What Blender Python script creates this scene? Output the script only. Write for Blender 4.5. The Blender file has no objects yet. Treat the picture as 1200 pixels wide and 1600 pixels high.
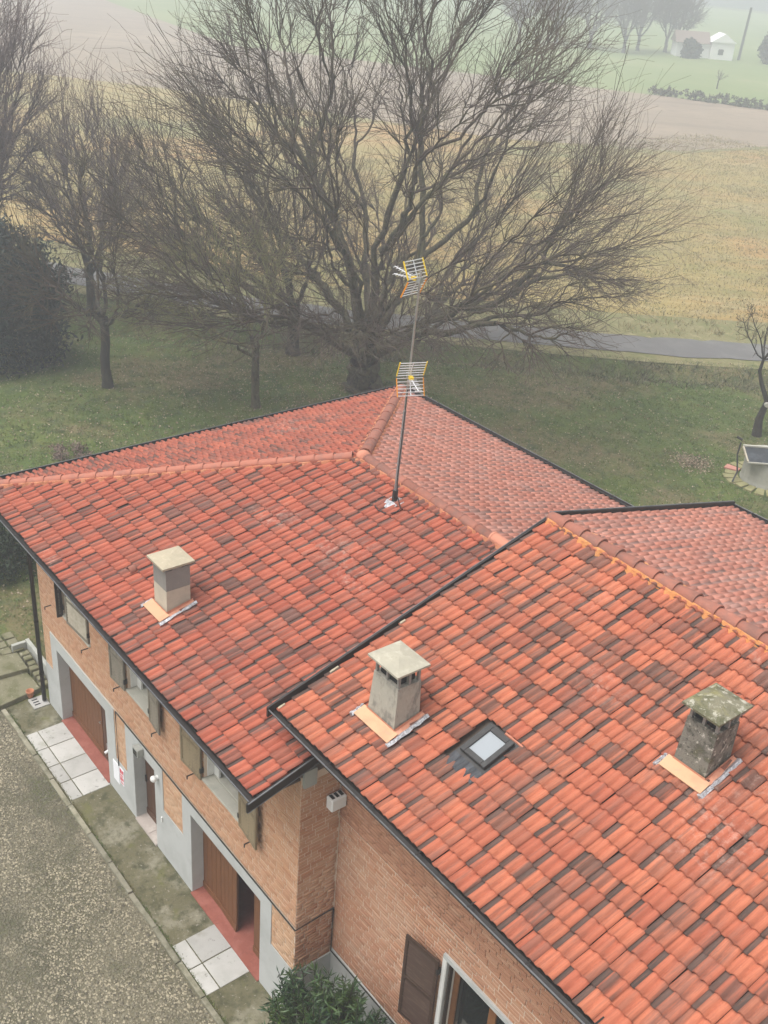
import bpy, math, random
import numpy as np
from mathutils import Matrix, Vector

# ------------------------------------------------------------------ camera, sky, sun, exposure
SC = bpy.context.scene
COL = SC.collection
rad = math.radians
CAM = np.array([0.0, 0.0, 17.0])
PITCH, ROLL, YAW, FPX = 0.495119, 0.0760867, 2.444810, 1663.79
fw = np.array([math.cos(YAW)*math.cos(PITCH), math.sin(YAW)*math.cos(PITCH), -math.sin(PITCH)])
r0_ = np.cross(fw, [0, 0, 1]); r0_ /= np.linalg.norm(r0_); u0_ = np.cross(r0_, fw)
rt = math.cos(ROLL)*r0_ + math.sin(ROLL)*u0_
up = -math.sin(ROLL)*r0_ + math.cos(ROLL)*u0_
cd = bpy.data.cameras.new('camera'); cam = bpy.data.objects.new('camera', cd); COL.objects.link(cam)
cam.matrix_world = Matrix(((rt[0], up[0], -fw[0], CAM[0]), (rt[1], up[1], -fw[1], CAM[1]), (rt[2], up[2], -fw[2], CAM[2]), (0, 0, 0, 1)))
cd.sensor_fit = 'HORIZONTAL'; cd.sensor_width = 36.0; cd.lens = FPX/1200*36.0; cd.clip_end = 3000; cd.clip_start = 0.1
SC.camera = cam

SUN_EL, SUN_AZ = 68.0, 250.0          # azimuth measured from +X towards +Y, where the light comes from
W = bpy.data.worlds.new('World'); SC.world = W; W.use_nodes = True
wn = W.node_tree; wn.nodes.clear()
sky = wn.nodes.new('ShaderNodeTexSky'); sky.sky_type = 'NISHITA'; sky.sun_disc = False
sky.sun_elevation = rad(SUN_EL); sky.sun_rotation = rad(90-SUN_AZ)
sky.dust_density = 3.0; sky.air_density = 1.0; sky.ozone_density = 1.0; sky.altitude = 50
hs = wn.nodes.new('ShaderNodeHueSaturation'); hs.inputs['Saturation'].default_value = 0.12
bg = wn.nodes.new('ShaderNodeBackground'); bg.inputs['Strength'].default_value = 0.12
wo = wn.nodes.new('ShaderNodeOutputWorld')
wn.links.new(sky.outputs[0], hs.inputs['Color']); wn.links.new(hs.outputs[0], bg.inputs[0]); wn.links.new(bg.outputs[0], wo.inputs[0])
sd = bpy.data.lights.new('sun', 'SUN'); sd.energy = 1.5; sd.angle = rad(40); sd.color = (1.0, 0.985, 0.96)
so = bpy.data.objects.new('sun', sd); COL.objects.link(so)
sdir = Vector((math.cos(rad(SUN_AZ))*math.cos(rad(SUN_EL)), math.sin(rad(SUN_AZ))*math.cos(rad(SUN_EL)), math.sin(rad(SUN_EL))))
so.rotation_euler = (-sdir).to_track_quat('-Z', 'Y').to_euler(); so.location = (0, -20, 60)
vs = SC.view_settings; vs.view_transform = 'Standard'; vs.look = 'None'; vs.gamma = 1.0; vs.use_curve_mapping = False
vs.exposure = 1.05
SC.render.engine = 'CYCLES'
SC.cycles.use_denoising = True
SC.cycles.max_bounces = 6; SC.cycles.diffuse_bounces = 3; SC.cycles.volume_bounces = 2; SC.cycles.transparent_max_bounces = 8
HAZE = 0.0032

RNG = np.random.default_rng(7)
random.seed(7)

# ------------------------------------------------------------------ helpers: objects
def tag(o, label=None, cat=None, group=None, kind=None):
    if label: o['label'] = label
    if cat: o['category'] = cat
    if group: o['group'] = group
    if kind: o['kind'] = kind
    return o

def empty(name, loc, label, cat, group=None):
    o = bpy.data.objects.new(name, None); COL.objects.link(o); o.location = loc; o.empty_display_size = 0.2
    return tag(o, label, cat, group)

def attach(o, parent):
    o.parent = parent
    o.matrix_parent_inverse = Matrix.Translation(-parent.location) if parent.type == 'EMPTY' else Matrix.Identity(4)
    return o

def link(name, me, mat, parent=None):
    o = bpy.data.objects.new(name, me); COL.objects.link(o)
    if mat is not None and len(me.materials) == 0: me.materials.append(mat)
    if parent is not None: attach(o, parent)
    return o

def raw_mesh(name, V, F, attrs=None, smooth=False):
    """V (n,3); F list of arrays, each (m,k) with k = 3 or 4; attrs: {name: (n,3) or (n,)} per vertex"""
    me = bpy.data.meshes.new(name)
    V = np.ascontiguousarray(V, dtype=np.float32)
    if not isinstance(F, list): F = [F]
    F = [np.asarray(f, dtype=np.int32) for f in F if len(f)]
    nl = sum(f.size for f in F); npoly = sum(len(f) for f in F)
    me.vertices.add(len(V)); me.vertices.foreach_set('co', V.ravel())
    me.loops.add(nl); me.polygons.add(npoly)
    me.loops.foreach_set('vertex_index', np.concatenate([f.ravel() for f in F]))
    tot = np.concatenate([np.full(len(f), f.shape[1], dtype=np.int32) for f in F])
    st = np.concatenate([[0], np.cumsum(tot)[:-1]]).astype(np.int32)
    me.polygons.foreach_set('loop_start', st); me.polygons.foreach_set('loop_total', tot)
    if smooth: me.polygons.foreach_set('use_smooth', np.ones(npoly, dtype=bool))
    for k, a in (attrs or {}).items():
        a = np.ascontiguousarray(a, dtype=np.float32)
        if a.ndim == 1:
            at = me.attributes.new(k, 'FLOAT', 'POINT'); at.data.foreach_set('value', a)
        else:
            at = me.attributes.new(k, 'FLOAT_VECTOR', 'POINT'); at.data.foreach_set('vector', a.ravel())
    me.update(calc_edges=True)
    return me

class MB:
    """collects shapes, then links them as ONE mesh object"""
    def __init__(s): s.v = []; s.f = []
    def add(s, vs_, fs):
        n = len(s.v); s.v += [tuple(map(float, p)) for p in vs_]; s.f += [tuple(i+n for i in q) for q in fs]; return s
    def box(s, x0, x1, y0, y1, z0, z1):
        return s.add([(x0,y0,z0),(x1,y0,z0),(x1,y1,z0),(x0,y1,z0),(x0,y0,z1),(x1,y0,z1),(x1,y1,z1),(x0,y1,z1)],
                     [(0,3,2,1),(4,5,6,7),(0,1,5,4),(1,2,6,5),(2,3,7,6),(3,0,4,7)])
    def bar(s, a, b, w, h, upv=(0,0,1)):
        a = Vector(a); b = Vector(b); d = (b-a).normalized(); u = Vector(upv)
        r = d.cross(u)
        if r.length < 1e-4: r = d.cross(Vector((1,0,0)))
        r.normalize(); n = r.cross(d).normalized()
        P = []
        for c in (a, b):
            for sx, sy in ((-1,-1),(1,-1),(1,1),(-1,1)): P.append(c + r*(sx*w/2) + n*(sy*h/2))
        return s.add(P, [(3,2,1,0),(4,5,6,7),(0,1,5,4),(1,2,6,5),(2,3,7,6),(3,0,4,7)])
    def tube(s, pts, r, n=8, cap=True):
        pts = [Vector(p) for p in pts]; rs = r if hasattr(r, '__len__') else [r]*len(pts)
        base = len(s.v); V = []; F = []
        for i, p in enumerate(pts):
            d = (pts[min(i+1, len(pts)-1)] - pts[max(i-1, 0)]).normalized()
            ref = Vector((0,0,1)) if abs(d.z) < .9 else Vector((1,0,0))
            a = d.cross(ref).normalized(); b = a.cross(d)
            for k in range(n):
                t = 2*math.pi*k/n; V.append(p + a*(math.cos(t)*rs[i]) + b*(math.sin(t)*rs[i]))
        for i in range(len(pts)-1):
            for k in range(n): F.append((i*n+k, (i+1)*n+k, (i+1)*n+(k+1) % n, i*n+(k+1) % n))
        if cap:
            F.append(tuple(range(n))); F.append(tuple(range((len(pts)-1)*n, len(pts)*n))[::-1])
        return s.add(V, F)
    def prism(s, poly, axis, a, b):
        """poly: 2D points; extruded along axis from a to b"""
        def P(q, t):
            return {'x': (t, q[0], q[1]), 'y': (q[0], t, q[1]), 'z': (q[0], q[1], t)}[axis]
        n = len(poly); V = [P(q, a) for q in poly] + [P(q, b) for q in poly]
        F = [tuple(range(n))[::-1], tuple(range(n, 2*n))] + [(i, (i+1) % n, n+(i+1) % n, n+i) for i in range(n)]
        return s.add(V, F)
    def loft(s, rings, cap=True):
        n = len(rings[0]); V = [p for r in rings for p in r]; F = []
        for i in range(len(rings)-1):
            for k in range(n): F.append((i*n+k, i*n+(k+1) % n, (i+1)*n+(k+1) % n, (i+1)*n+k))
        if cap: F.append(tuple(range(n))[::-1]); F.append(tuple(range((len(rings)-1)*n, len(rings)*n)))
        return s.add(V, F)
    def mesh(s, name, smooth=False, bevel=0):
        me = bpy.data.meshes.new(name); me.from_pydata(s.v, [], s.f)
        import bmesh
        bm = bmesh.new(); bm.from_mesh(me); bmesh.ops.recalc_face_normals(bm, faces=bm.faces)
        if bevel: bmesh.ops.bevel(bm, geom=bm.edges[:], offset=bevel, segments=1, affect='EDGES')
        bm.to_mesh(me); bm.free()
        if smooth:
            for p in me.polygons: p.use_smooth = True
        return me
    def build(s, name, mat, parent=None, smooth=False, bevel=0):
        return link(name, s.mesh(name, smooth, bevel), mat, parent)

# ------------------------------------------------------------------ helpers: materials
def nodes_of(name):
    m = bpy.data.materials.new(name); m.use_nodes = True
    nt = m.node_tree; b = nt.nodes['Principled BSDF']; return m, nt, b

def N(nt, t, **kw):
    n = nt.nodes.new(t)
    for k, v in kw.items():
        if k.startswith('i_'): n.inputs[k[2:].replace('_', ' ')].default_value = v
        else: setattr(n, k, v)
    return n

def c4(c): return (c[0], c[1], c[2], 1)

def mathn(nt, op, a, b=None, clamp=False):
    n = nt.nodes.new('ShaderNodeMath'); n.operation = op; n.use_clamp = clamp
    for i, x in enumerate((a, b)):
        if x is None: continue
        if isinstance(x, (int, float)): n.inputs[i].default_value = x
        else: nt.links.new(x, n.inputs[i])
    return n.outputs[0]

def sstep(nt, x, a, b, lo=0.0, hi=1.0):
    n = nt.nodes.new('ShaderNodeMapRange'); n.interpolation_type = 'SMOOTHSTEP'
    n.inputs[1].default_value = a; n.inputs[2].default_value = b; n.inputs[3].default_value = lo; n.inputs[4].default_value = hi
    nt.links.new(x, n.inputs[0]); return n.outputs[0]

def mix(nt, f, a, b, bt='MIX'):
    n = nt.nodes.new('ShaderNodeMix'); n.data_type = 'RGBA'; n.blend_type = bt
    for i, x in ((0, f), (6, a), (7, b)):
        if isinstance(x, (int, float)): n.inputs[i].default_value = x
        elif isinstance(x, tuple): n.inputs[i].default_value = c4(x)
        else: nt.links.new(x, n.inputs[i])
    return n.outputs[2]

def noise(nt, vec, scale, detail=4, rough=.6, dim='3D'):
    n = nt.nodes.new('ShaderNodeTexNoise'); n.noise_dimensions = dim
    n.inputs['Scale'].default_value = scale; n.inputs['Detail'].default_value = detail; n.inputs['Roughness'].default_value = rough
    if vec is not None: nt.links.new(vec, n.inputs['Vector'])
    return n.outputs['Fac']

def pos(nt): return nt.nodes.new('ShaderNodeNewGeometry').outputs['Position']

def vscale(nt, v, s):
    n = nt.nodes.new('ShaderNodeVectorMath'); n.operation = 'MULTIPLY'; nt.links.new(v, n.inputs[0]); n.inputs[1].default_value = s
    return n.outputs[0]

def bump(nt, b, h, strength=.4, dist=.01):
    n = nt.nodes.new('ShaderNodeBump'); n.inputs['Strength'].default_value = strength; n.inputs['Distance'].default_value = dist
    nt.links.new(h, n.inputs['Height']); nt.links.new(n.outputs[0], b.inputs['Normal'])

def mat(name, layers, rough=.85, bsc=60, bst=.3, bd=.01, metal=0.0, stretch=None, spec=None, var=0.0):
    """layers: first a colour, then (colour, noise scale, threshold low, high, amount[, stretch])"""
    m, nt, b = nodes_of(name); p = pos(nt)
    if stretch: p = vscale(nt, p, stretch)
    c = layers[0]
    for L in layers[1:]:
        pv = p
        if len(L) > 6:
            mp = N(nt, 'ShaderNodeMapping', vector_type='TEXTURE'); mp.inputs['Rotation'].default_value = (0, 0, L[6]); mp.inputs['Scale'].default_value = tuple(1/q for q in L[5]); nt.links.new(pos(nt), mp.inputs['Vector']); pv = mp.outputs[0]
        elif len(L) > 5: pv = vscale(nt, pos(nt), L[5])
        f = sstep(nt, noise(nt, pv, L[1], 5, .62), L[2], L[3], 0, L[4]); c = mix(nt, f, c, L[0])
    if var:
        oi = N(nt, 'ShaderNodeObjectInfo'); h_ = N(nt, 'ShaderNodeHueSaturation'); nt.links.new(mathn(nt, 'ADD', mathn(nt, 'MULTIPLY', oi.outputs['Random'], 2*var), 1-var), h_.inputs['Value'])
        if isinstance(c, tuple): h_.inputs['Color'].default_value = c4(c)
        else: nt.links.new(c, h_.inputs['Color'])
        c = h_.outputs[0]
    if isinstance(c, tuple): b.inputs['Base Color'].default_value = c4(c)
    else: nt.links.new(c, b.inputs['Base Color'])
    b.inputs['Roughness'].default_value = rough; b.inputs['Metallic'].default_value = metal
    if spec is not None: b.inputs['Specular IOR Level'].default_value = spec
    if bst: bump(nt, b, noise(nt, p, bsc, 3), bst, bd)
    return m

def tile_mat(name, c_hi, c_lo, c_dark, darkness=1.0, bleach=.35):
    """concrete roof tile: attribute tuv = (across 0..1, up the slope 0..1, seed)"""
    m, nt, b = nodes_of(name)
    at = N(nt, 'ShaderNodeAttribute', attribute_name='tuv'); oi = N(nt, 'ShaderNodeObjectInfo')
    sx = N(nt, 'ShaderNodeSeparateXYZ'); nt.links.new(at.outputs['Vector'], sx.inputs[0])
    u, v, s = sx.outputs
    seed = mathn(nt, 'ADD', s, mathn(nt, 'MULTIPLY', oi.outputs['Random'], 97.0))
    def wnoise(k):
        w2 = N(nt, 'ShaderNodeTexWhiteNoise', noise_dimensions='2D')
        cb = N(nt, 'ShaderNodeCombineXYZ'); nt.links.new(seed, cb.inputs[0]); cb.inputs[1].default_value = k
        nt.links.new(cb.outputs[0], w2.inputs['Vector']); return w2.outputs['Value']
    # streaks that run along the tile
    cv = N(nt, 'ShaderNodeCombineXYZ')
    nt.links.new(mathn(nt, 'MULTIPLY', u, 3.2), cv.inputs[0]); nt.links.new(mathn(nt, 'MULTIPLY', v, .22), cv.inputs[1]); nt.links.new(mathn(nt, 'MULTIPLY', seed, 7.31), cv.inputs[2])
    st = noise(nt, cv.outputs[0], 1.0, 3, .55)
    cv2 = N(nt, 'ShaderNodeCombineXYZ')
    nt.links.new(mathn(nt, 'MULTIPLY', u, 22.0), cv2.inputs[0]); nt.links.new(mathn(nt, 'MULTIPLY', v, 1.6), cv2.inputs[1]); nt.links.new(mathn(nt, 'MULTIPLY', seed, 3.1), cv2.inputs[2])
    fine = noise(nt, cv2.outputs[0], 1.0, 3, .6)
    streak = sstep(nt, mathn(nt, 'ADD', st, mathn(nt, 'MULTIPLY', mathn(nt, 'SUBTRACT', wnoise(2.0), .5), .30)), .46, .64)
    amt = sstep(nt, wnoise(5.0), .2, 1.0, .25, .85)
    streak = mathn(nt, 'MULTIPLY', streak, amt)
    inA = mathn(nt, 'LESS_THAN', u, .25)
    stripA = mathn(nt, 'MULTIPLY', inA, sstep(nt, wnoise(9.0), .36, .48, 0, 1.0))
    notA = mathn(nt, 'MULTIPLY', mathn(nt, 'SUBTRACT', 1.0, inA), streak)
    dk = mathn(nt, 'MAXIMUM', stripA, notA)
    dk = mathn(nt, 'MULTIPLY', dk, sstep(nt, fine, .2, .55, .75, 1.0))
    dk = mathn(nt, 'MULTIPLY', dk, darkness, True)
    base = mix(nt, wnoise(21.0), c_hi, c_lo)
    base = mix(nt, sstep(nt, fine, .35, .75, 0, .45), base, (c_lo[0]*.72, c_lo[1]*.66, c_lo[2]*.7))
    c = mix(nt, dk, base, mix(nt, wnoise(33.0), c_dark, (c_dark[0]*1.7, c_dark[1]*1.45, c_dark[2]*1.4)))
    p = pos(nt)
    # weathering that runs down over several courses, lime bloom, worn patches and dirt
    run_ = sstep(nt, noise(nt, vscale(nt, p, (2.6, .42, .42)), 1.0, 4, .6), .48, .70, 0, .62)
    run_ = mathn(nt, 'MULTIPLY', run_, sstep(nt, fine, .3, .6, .35, 1.0))
    c = mix(nt, run_, c, (c_dark[0]*2.3, c_dark[1]*1.9, c_dark[2]*1.8))
    bl = mathn(nt, 'MULTIPLY', sstep(nt, noise(nt, p, .55, 3, .5), .57, .75), sstep(nt, noise(nt, p, 9, 4, .7), .45, .75))
    c = mix(nt, mathn(nt, 'MULTIPLY', bl, bleach), c, (.62, .46, .38))
    c = mix(nt, sstep(nt, noise(nt, p, 45, 4, .7), .66, .78, 0, .5), c, (.66, .5, .42))
    c = mix(nt, sstep(nt, noise(nt, p, 28, 5, .7), .54, .78, 0, .35), c, (.10, .07, .06))
    nt.links.new(c, b.inputs['Base Color']); b.inputs['Roughness'].default_value = .93; b.inputs['Specular IOR Level'].default_value = .3
    bump(nt, b, noise(nt, p, 110, 4, .7), .6, .008)
    return m

def brick_mat(name, cs, wash, washcol):
    m, nt, b = nodes_of(name)
    at = N(nt, 'ShaderNodeAttribute', attribute_name='bid'); oi = N(nt, 'ShaderNodeObjectInfo')
    seed = mathn(nt, 'ADD', at.outputs['Fac'], mathn(nt, 'MULTIPLY', oi.outputs['Random'], 91.0))
    w = N(nt, 'ShaderNodeTexWhiteNoise', noise_dimensions='1D'); nt.links.new(seed, w.inputs['W'])
    r = N(nt, 'ShaderNodeValToRGB'); r.color_ramp.interpolation = 'LINEAR'
    el = r.color_ramp.elements; el[0].position = 0; el[0].color = c4(cs[0]); el[1].position = 1; el[1].color = c4(cs[-1])
    for i, c in enumerate(cs[1:-1]): e = el.new((i+1)/(len(cs)-1)); e.color = c4(c)
    nt.links.new(w.outputs['Value'], r.inputs[0]); c = r.outputs[0]
    p = pos(nt)
    w2 = N(nt, 'ShaderNodeTexWhiteNoise', noise_dimensions='1D'); nt.links.new(mathn(nt, 'ADD', seed, 31.7), w2.inputs['W'])
    f = mathn(nt, 'ADD', noise(nt, vscale(nt, p, (.8, .8, 1.3)), 1.2, 4, .6), mathn(nt, 'MULTIPLY', mathn(nt, 'SUBTRACT', w2.outputs['Value'], .5), .22))
    c = mix(nt, sstep(nt, f, .42, .66, .12, wash), c, washcol)
    c = mix(nt, sstep(nt, noise(nt, p, 30, 4, .7), .5, .8, 0, .5), c, (cs[0][0]*.6, cs[0][1]*.6, cs[0][2]*.6))
    nt.links.new(c, b.inputs['Base Color']); b.inputs['Roughness'].default_value = .92
    bump(nt, b, noise(nt, p, 150, 3), .4, .005)
    return m

def leaf_mat(name, c1, c2, c3=None, rough=.7, sub=0.0):
    m, nt, b = nodes_of(name)
    at = N(nt, 'ShaderNodeAttribute', attribute_name='rnd')
    c = mix(nt, at.outputs['Fac'], c1, c2)
    if c3: c = mix(nt, sstep(nt, noise(nt, pos(nt), .6, 3), .45, .65), c, c3)
    nt.links.new(c, b.inputs['Base Color']); b.inputs['Roughness'].default_value = rough
    return m

M = {}
M['tile_left'] = tile_mat('tile_left', (.45, .130, .076), (.35, .090, .054), (.075, .053, .045), 1.0, .5)
M['tile_right'] = tile_mat('tile_right', (.51, .168, .090), (.40, .116, .066), (.070, .051, .043), 1.0, .35)
M['tile_back'] = tile_mat('tile_back', (.64, .27, .19), (.55, .21, .145), (.27, .18, .155), .8, .4)  # pinkish rear tiles, paled further so the colour carries their grazing sheen
M['cap_tile'] = mat('cap_tile', [(.38, .135, .085), ((.26, .115, .085), 4, .45, .7, .7), ((.48, .25, .18), 14, .6, .8, .4)], .85, 80, .4)
M['cap_tile_new'] = mat('cap_tile_new', [(.50, .20, .125), ((.42, .15, .09), 5, .45, .7, .7)], .85, 80, .4)
M['cap_tile_dark'] = mat('cap_tile_dark', [(.29, .105, .068), ((.17, .085, .065), 3, .4, .7, .8), ((.42, .2, .14), 9, .55, .8, .5)], .85, 80, .4, var=.2)
M['mortar_dull'] = mat('mortar_dull', [(.46, .175, .085), ((.52, .24, .13), 8, .45, .7, .7), ((.3, .11, .06), 20, .5, .75, .7)], .9, 60, .6, .02)
M['mortar_orange'] = mat('mortar_orange', [(.55, .225, .075), ((.62, .30, .11), 8, .45, .7, .7), ((.35, .13, .06), 20, .55, .8, .6)], .9, 60, .6, .02)
M['mortar'] = mat('mortar', [(.64, .50, .385), ((.56, .43, .32), 3, .4, .7, .6), ((.68, .56, .44), 1.3, .5, .75, .7)], .95, 120, .4)
M['brick_left'] = brick_mat('brick_left', [(.42, .19, .095), (.53, .285, .155), (.46, .225, .12), (.53, .30, .175)], .3, (.57, .375, .25))
M['brick_low'] = brick_mat('brick_low', [(.42, .205, .10), (.54, .31, .17), (.48, .255, .135), (.55, .34, .2)], .5, (.56, .39, .26))
M['brick_end'] = brick_mat('brick_end', [(.36, .145, .07), (.46, .22, .12), (.42, .19, .10), (.50, .28, .17)], .62, (.52, .33, .21))
M['brick_right'] = brick_mat('brick_right', [(.38, .155, .08), (.48, .225, .12), (.43, .185, .10), (.49, .245, .145)], .42, (.56, .385, .27))
M['brick_band'] = brick_mat('brick_band', [(.36, .145, .08), (.45, .21, .12), (.41, .18, .10), (.49, .26, .16)], .15, (.55, .39, .27))
M['plaster'] = mat('plaster', [(.47, .475, .455), ((.38, .385, .365), 1.1, .42, .7, .7), ((.36, .36, .33), 7, .55, .75, .45), ((.58, .56, .52), 18, .6, .8, .4)], .93, 90, .25)
M['concrete'] = mat('concrete', [(.36, .36, .32), ((.25, .25, .22), 2.2, .45, .7, .7), ((.45, .43, .38), 11, .55, .75, .5)], .93, 70, .4)
M['chimney_a'] = mat('chimney_a', [(.36, .34, .28), ((.19, .18, .155), 5, .45, .62, .85, (1, 1, .5)), ((.47, .42, .34), 9, .5, .75, .6), ((.08, .08, .07), 16, .62, .75, .8, (1, 1, .25))], .93, 60, .5)
M['chimney_grey'] = mat('chimney_grey', [(.24, .225, .20), ((.19, .18, .165), 3, .4, .7, .8, (1, 1, .3)), ((.32, .3, .26), 12, .55, .8, .5)], .93, 60, .4)
M['chimney_pale'] = mat('chimney_pale', [(.50, .44, .34), ((.42, .37, .29), 4, .4, .7, .7), ((.58, .51, .4), 14, .55, .8, .5)], .93, 60, .4)
M['chimney_old'] = mat('chimney_old', [(.20, .19, .155), ((.07, .068, .055), 6, .42, .6, .9), ((.50, .47, .40), 9, .58, .66, .9), ((.17, .17, .08), 3, .5, .7, .6), ((.035, .035, .03), 24, .58, .68, .8)], .95, 50, .9, .02)
M['cap_pale'] = mat('cap_pale', [(.38, .325, .23), ((.35, .31, .22), 4, .45, .7, .7), ((.52, .45, .33), 12, .5, .75, .6)], .93, 60, .4)
M['cap_grey'] = mat('cap_grey', [(.36, .33, .255), ((.3, .28, .22), 5, .45, .7, .7), ((.56, .52, .42), 8, .5, .75, .6), ((.2, .2, .14), 16, .6, .75, .6)], .93, 60, .5)
M['cap_moss'] = mat('cap_moss', [(.19, .175, .115), ((.10, .098, .05), 5, .42, .62, .9), ((.50, .47, .38), 13, .53, .64, .85), ((.23, .21, .085), 3, .5, .7, .8), ((.06, .06, .04), 26, .56, .68, .7)], .95, 50, .9, .02)
M['copper'] = mat('copper', [(.55, .31, .175), ((.46, .235, .135), 3, .45, .7, .7), ((.4, .25, .17), 11, .55, .7, .5)], .5, 40, .15, .01, .25)
M['copper_red'] = mat('copper_red', [(.55, .25, .16), ((.66, .36, .24), 6, .45, .7, .7), ((.4, .15, .1), 14, .5, .7, .5)], .5, 40, .3, .01, .2)
M['foil'] = mat('foil', [(.50, .50, .52), ((.30, .30, .31), 16, .42, .62, .8), ((.70, .70, .70), 30, .5, .7, .7)], .35, 35, 1.0, .03, .75)
M['dark_void'] = mat('dark_void', [(.012, .012, .011)], .95, 30, 0)
M['gutter'] = mat('gutter', [(.016, .012, .010), ((.03, .025, .022), 6, .5, .75, .6)], .42, 40, .1, .005, .3)
M['gutter_lip'] = mat('gutter_lip', [(.17, .17, .175), ((.08, .08, .08), 5, .45, .7, .7)], .4, 40, .1, .005, .5)
M['fascia'] = mat('fascia', [(.014, .010, .008), ((.026, .02, .016), 4, .45, .7, .7)], .6, 40, .2)
M['soffit'] = mat('soffit', [(.09, .065, .048), ((.06, .045, .035), 4, .45, .7, .7)], .85, 40, .2)
M['shutter_grey'] = mat('shutter_grey', [(.21, .18, .135), ((.13, .11, .08), 5, .42, .68, .8, (3, 3, .6)), ((.24, .22, .17), 12, .5, .75, .5)], .85, 60, .3)
M['shutter_olive'] = mat('shutter_olive', [(.23, .175, .10), ((.15, .11, .06), 5, .42, .68, .8, (3, 3, .6)), ((.26, .21, .13), 12, .5, .75, .5)], .85, 60, .3)
M['shutter_pale'] = mat('shutter_pale', [(.42, .37, .28), ((.3, .26, .19), 5, .42, .68, .8), ((.52, .47, .38), 12, .5, .75, .5)], .85, 60, .3)
M['shutter_brown'] = mat('shutter_brown', [(.05, .024, .014), ((.09, .055, .035), 7, .45, .7, .7, (.6, .6, 4)), ((.05, .028, .018), 12, .5, .7, .7)], .72, 60, .3)
M['post_brown'] = mat('post_brown', [(.035, .024, .018), ((.06, .04, .03), 6, .45, .7, .7)], .7, 60, .3)
M['door_wood'] = mat('door_wood', [(.145, .052, .014), ((.19, .075, .022), 6, .42, .68, .8, (5, 5, .5)), ((.07, .032, .015), 14, .5, .72, .7, (6, 6, .4)), ((.26, .17, .1), 20, .68, .78, .5, (5, 5, .25))], .66, 80, .3)
M['door_dark'] = mat('door_dark', [(.085, .033, .014), ((.10, .05, .027), 6, .42, .68, .8, (5, 5, .5)), ((.045, .022, .012), 14, .5, .72, .7, (6, 6, .4))], .66, 80, .3)
M['window_wood'] = mat('window_wood', [(.20, .082, .03), ((.27, .12, .045), 7, .42, .68, .8), ((.12, .05, .02), 14, .5, .72, .6)], .5, 80, .2)
M['red_floor'] = mat('red_floor', [(.26, .075, .05), ((.32, .11, .08), 4, .42, .68, .8), ((.19, .055, .04), 12, .5, .72, .6)], .8, 60, .25)
M['white_paint'] = mat('white_paint', [(.66, .65, .61), ((.52, .51, .47), 4, .45, .72, .7)], .7, 60, .15)
M['white_plastic'] = mat('white_plastic', [(.74, .73, .70)], .5, 60, 0)
M['sill_stone'] = mat('sill_stone', [(.45, .43, .36), ((.36, .35, .29), 4, .42, .68, .8), ((.55, .53, .45), 12, .5, .75, .5)], .85, 60, .3)
M['iron'] = mat('iron', [(.02, .017, .015)], .6, 60, .2)
M['slab'] = mat('slab', [(.42, .405, .375), ((.35, .34, .31), 2.2, .42, .68, .8), ((.27, .26, .225), 6, .58, .74, .6), ((.16, .15, .13), 9, .62, .70, .75), ((.20, .20, .13), 1.3, .56, .7, .5)], .9, 60, .25, var=.13)
M['step_stone'] = mat('step_stone', [(.40, .34, .30), ((.5, .45, .4), 5, .42, .68, .8)], .85, 60, .3)
M['path'] = mat('path', [(.12, .108, .058), ((.25, .23, .165), 1.1, .48, .66, .8), ((.05, .05, .02), 2.6, .47, .66, .85), ((.36, .33, .27), 16, .60, .72, .6), ((.115, .115, .03), 1.7, .55, .7, .7), ((.045, .04, .025), 22, .56, .7, .6)], .95, 60, .6, .02)
M['kerb'] = mat('kerb', [(.24, .22, .16), ((.12, .115, .07), 3, .42, .66, .85), ((.36, .34, .27), 11, .55, .75, .5)], .93, 60, .5, var=.2)
M['mossy_step'] = mat('mossy_step', [(.18, .165, .10), ((.10, .10, .04), 3, .42, .66, .85), ((.36, .34, .27), 9, .58, .74, .6)], .95, 50, .6, .02)
M['steel'] = mat('steel', [(.45, .45, .45), ((.3, .3, .3), 9, .45, .7, .7)], .38, 40, .1, .005, .8)
M['alu'] = mat('alu', [(.72, .72, .72)], .35, 40, 0, .005, .6)
M['mast_dark'] = mat('mast_dark', [(.26, .26, .26), ((.38, .38, .38), 12, .45, .7, .7)], .5, 40, 0, .005, .4)
M['yellow'] = mat('yellow', [(.80, .56, .03)], .5, 40, 0)
M['orange'] = mat('orange', [(.72, .27, .02)], .5, 40, 0)
M['cable'] = mat('cable', [(.018, .016, .015)], .6, 40, 0)
M['zinc'] = mat('zinc', [(.035, .037, .042), ((.07, .072, .08), 9, .45, .7, .6)], .45, 50, .5, .02, .4)
M['skyframe'] = mat('skyframe', [(.038, .036, .035), ((.06, .058, .055), 9, .45, .7, .6)], .45, 50, .1, .005, .3)
M['terracotta'] = mat('terracotta', [(.45, .18, .09), ((.34, .13, .07), 9, .45, .7, .6)], .85, 50, .3)
M['sign_white'] = mat('sign_white', [(.82, .82, .84)], .5, 60, 0)
M['sign_red'] = mat('sign_red', [(.62, .05, .075)], .5, 60, 0)
M['well_wall'] = mat('well_wall', [(.40, .39, .33), ((.29, .29, .24), 2, .42, .68, .8), ((.5, .48, .42), 9, .55, .75, .5)], .93, 60, .5)
M['well_cover'] = mat('well_cover', [(.035, .04, .045), ((.08, .09, .10), 2.5, .45, .7, .7)], .55, 50, .3, .01, .2)
M['flagstone'] = mat('flagstone', [(.27, .25, .12), ((.19, .18, .07), 4, .42, .68, .8), ((.36, .33, .2), 9, .55, .75, .5)], .93, 50, .6, .02)
M['pink_stone'] = mat('pink_stone', [(.48, .22, .17)], .9, 50, .4)
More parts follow.
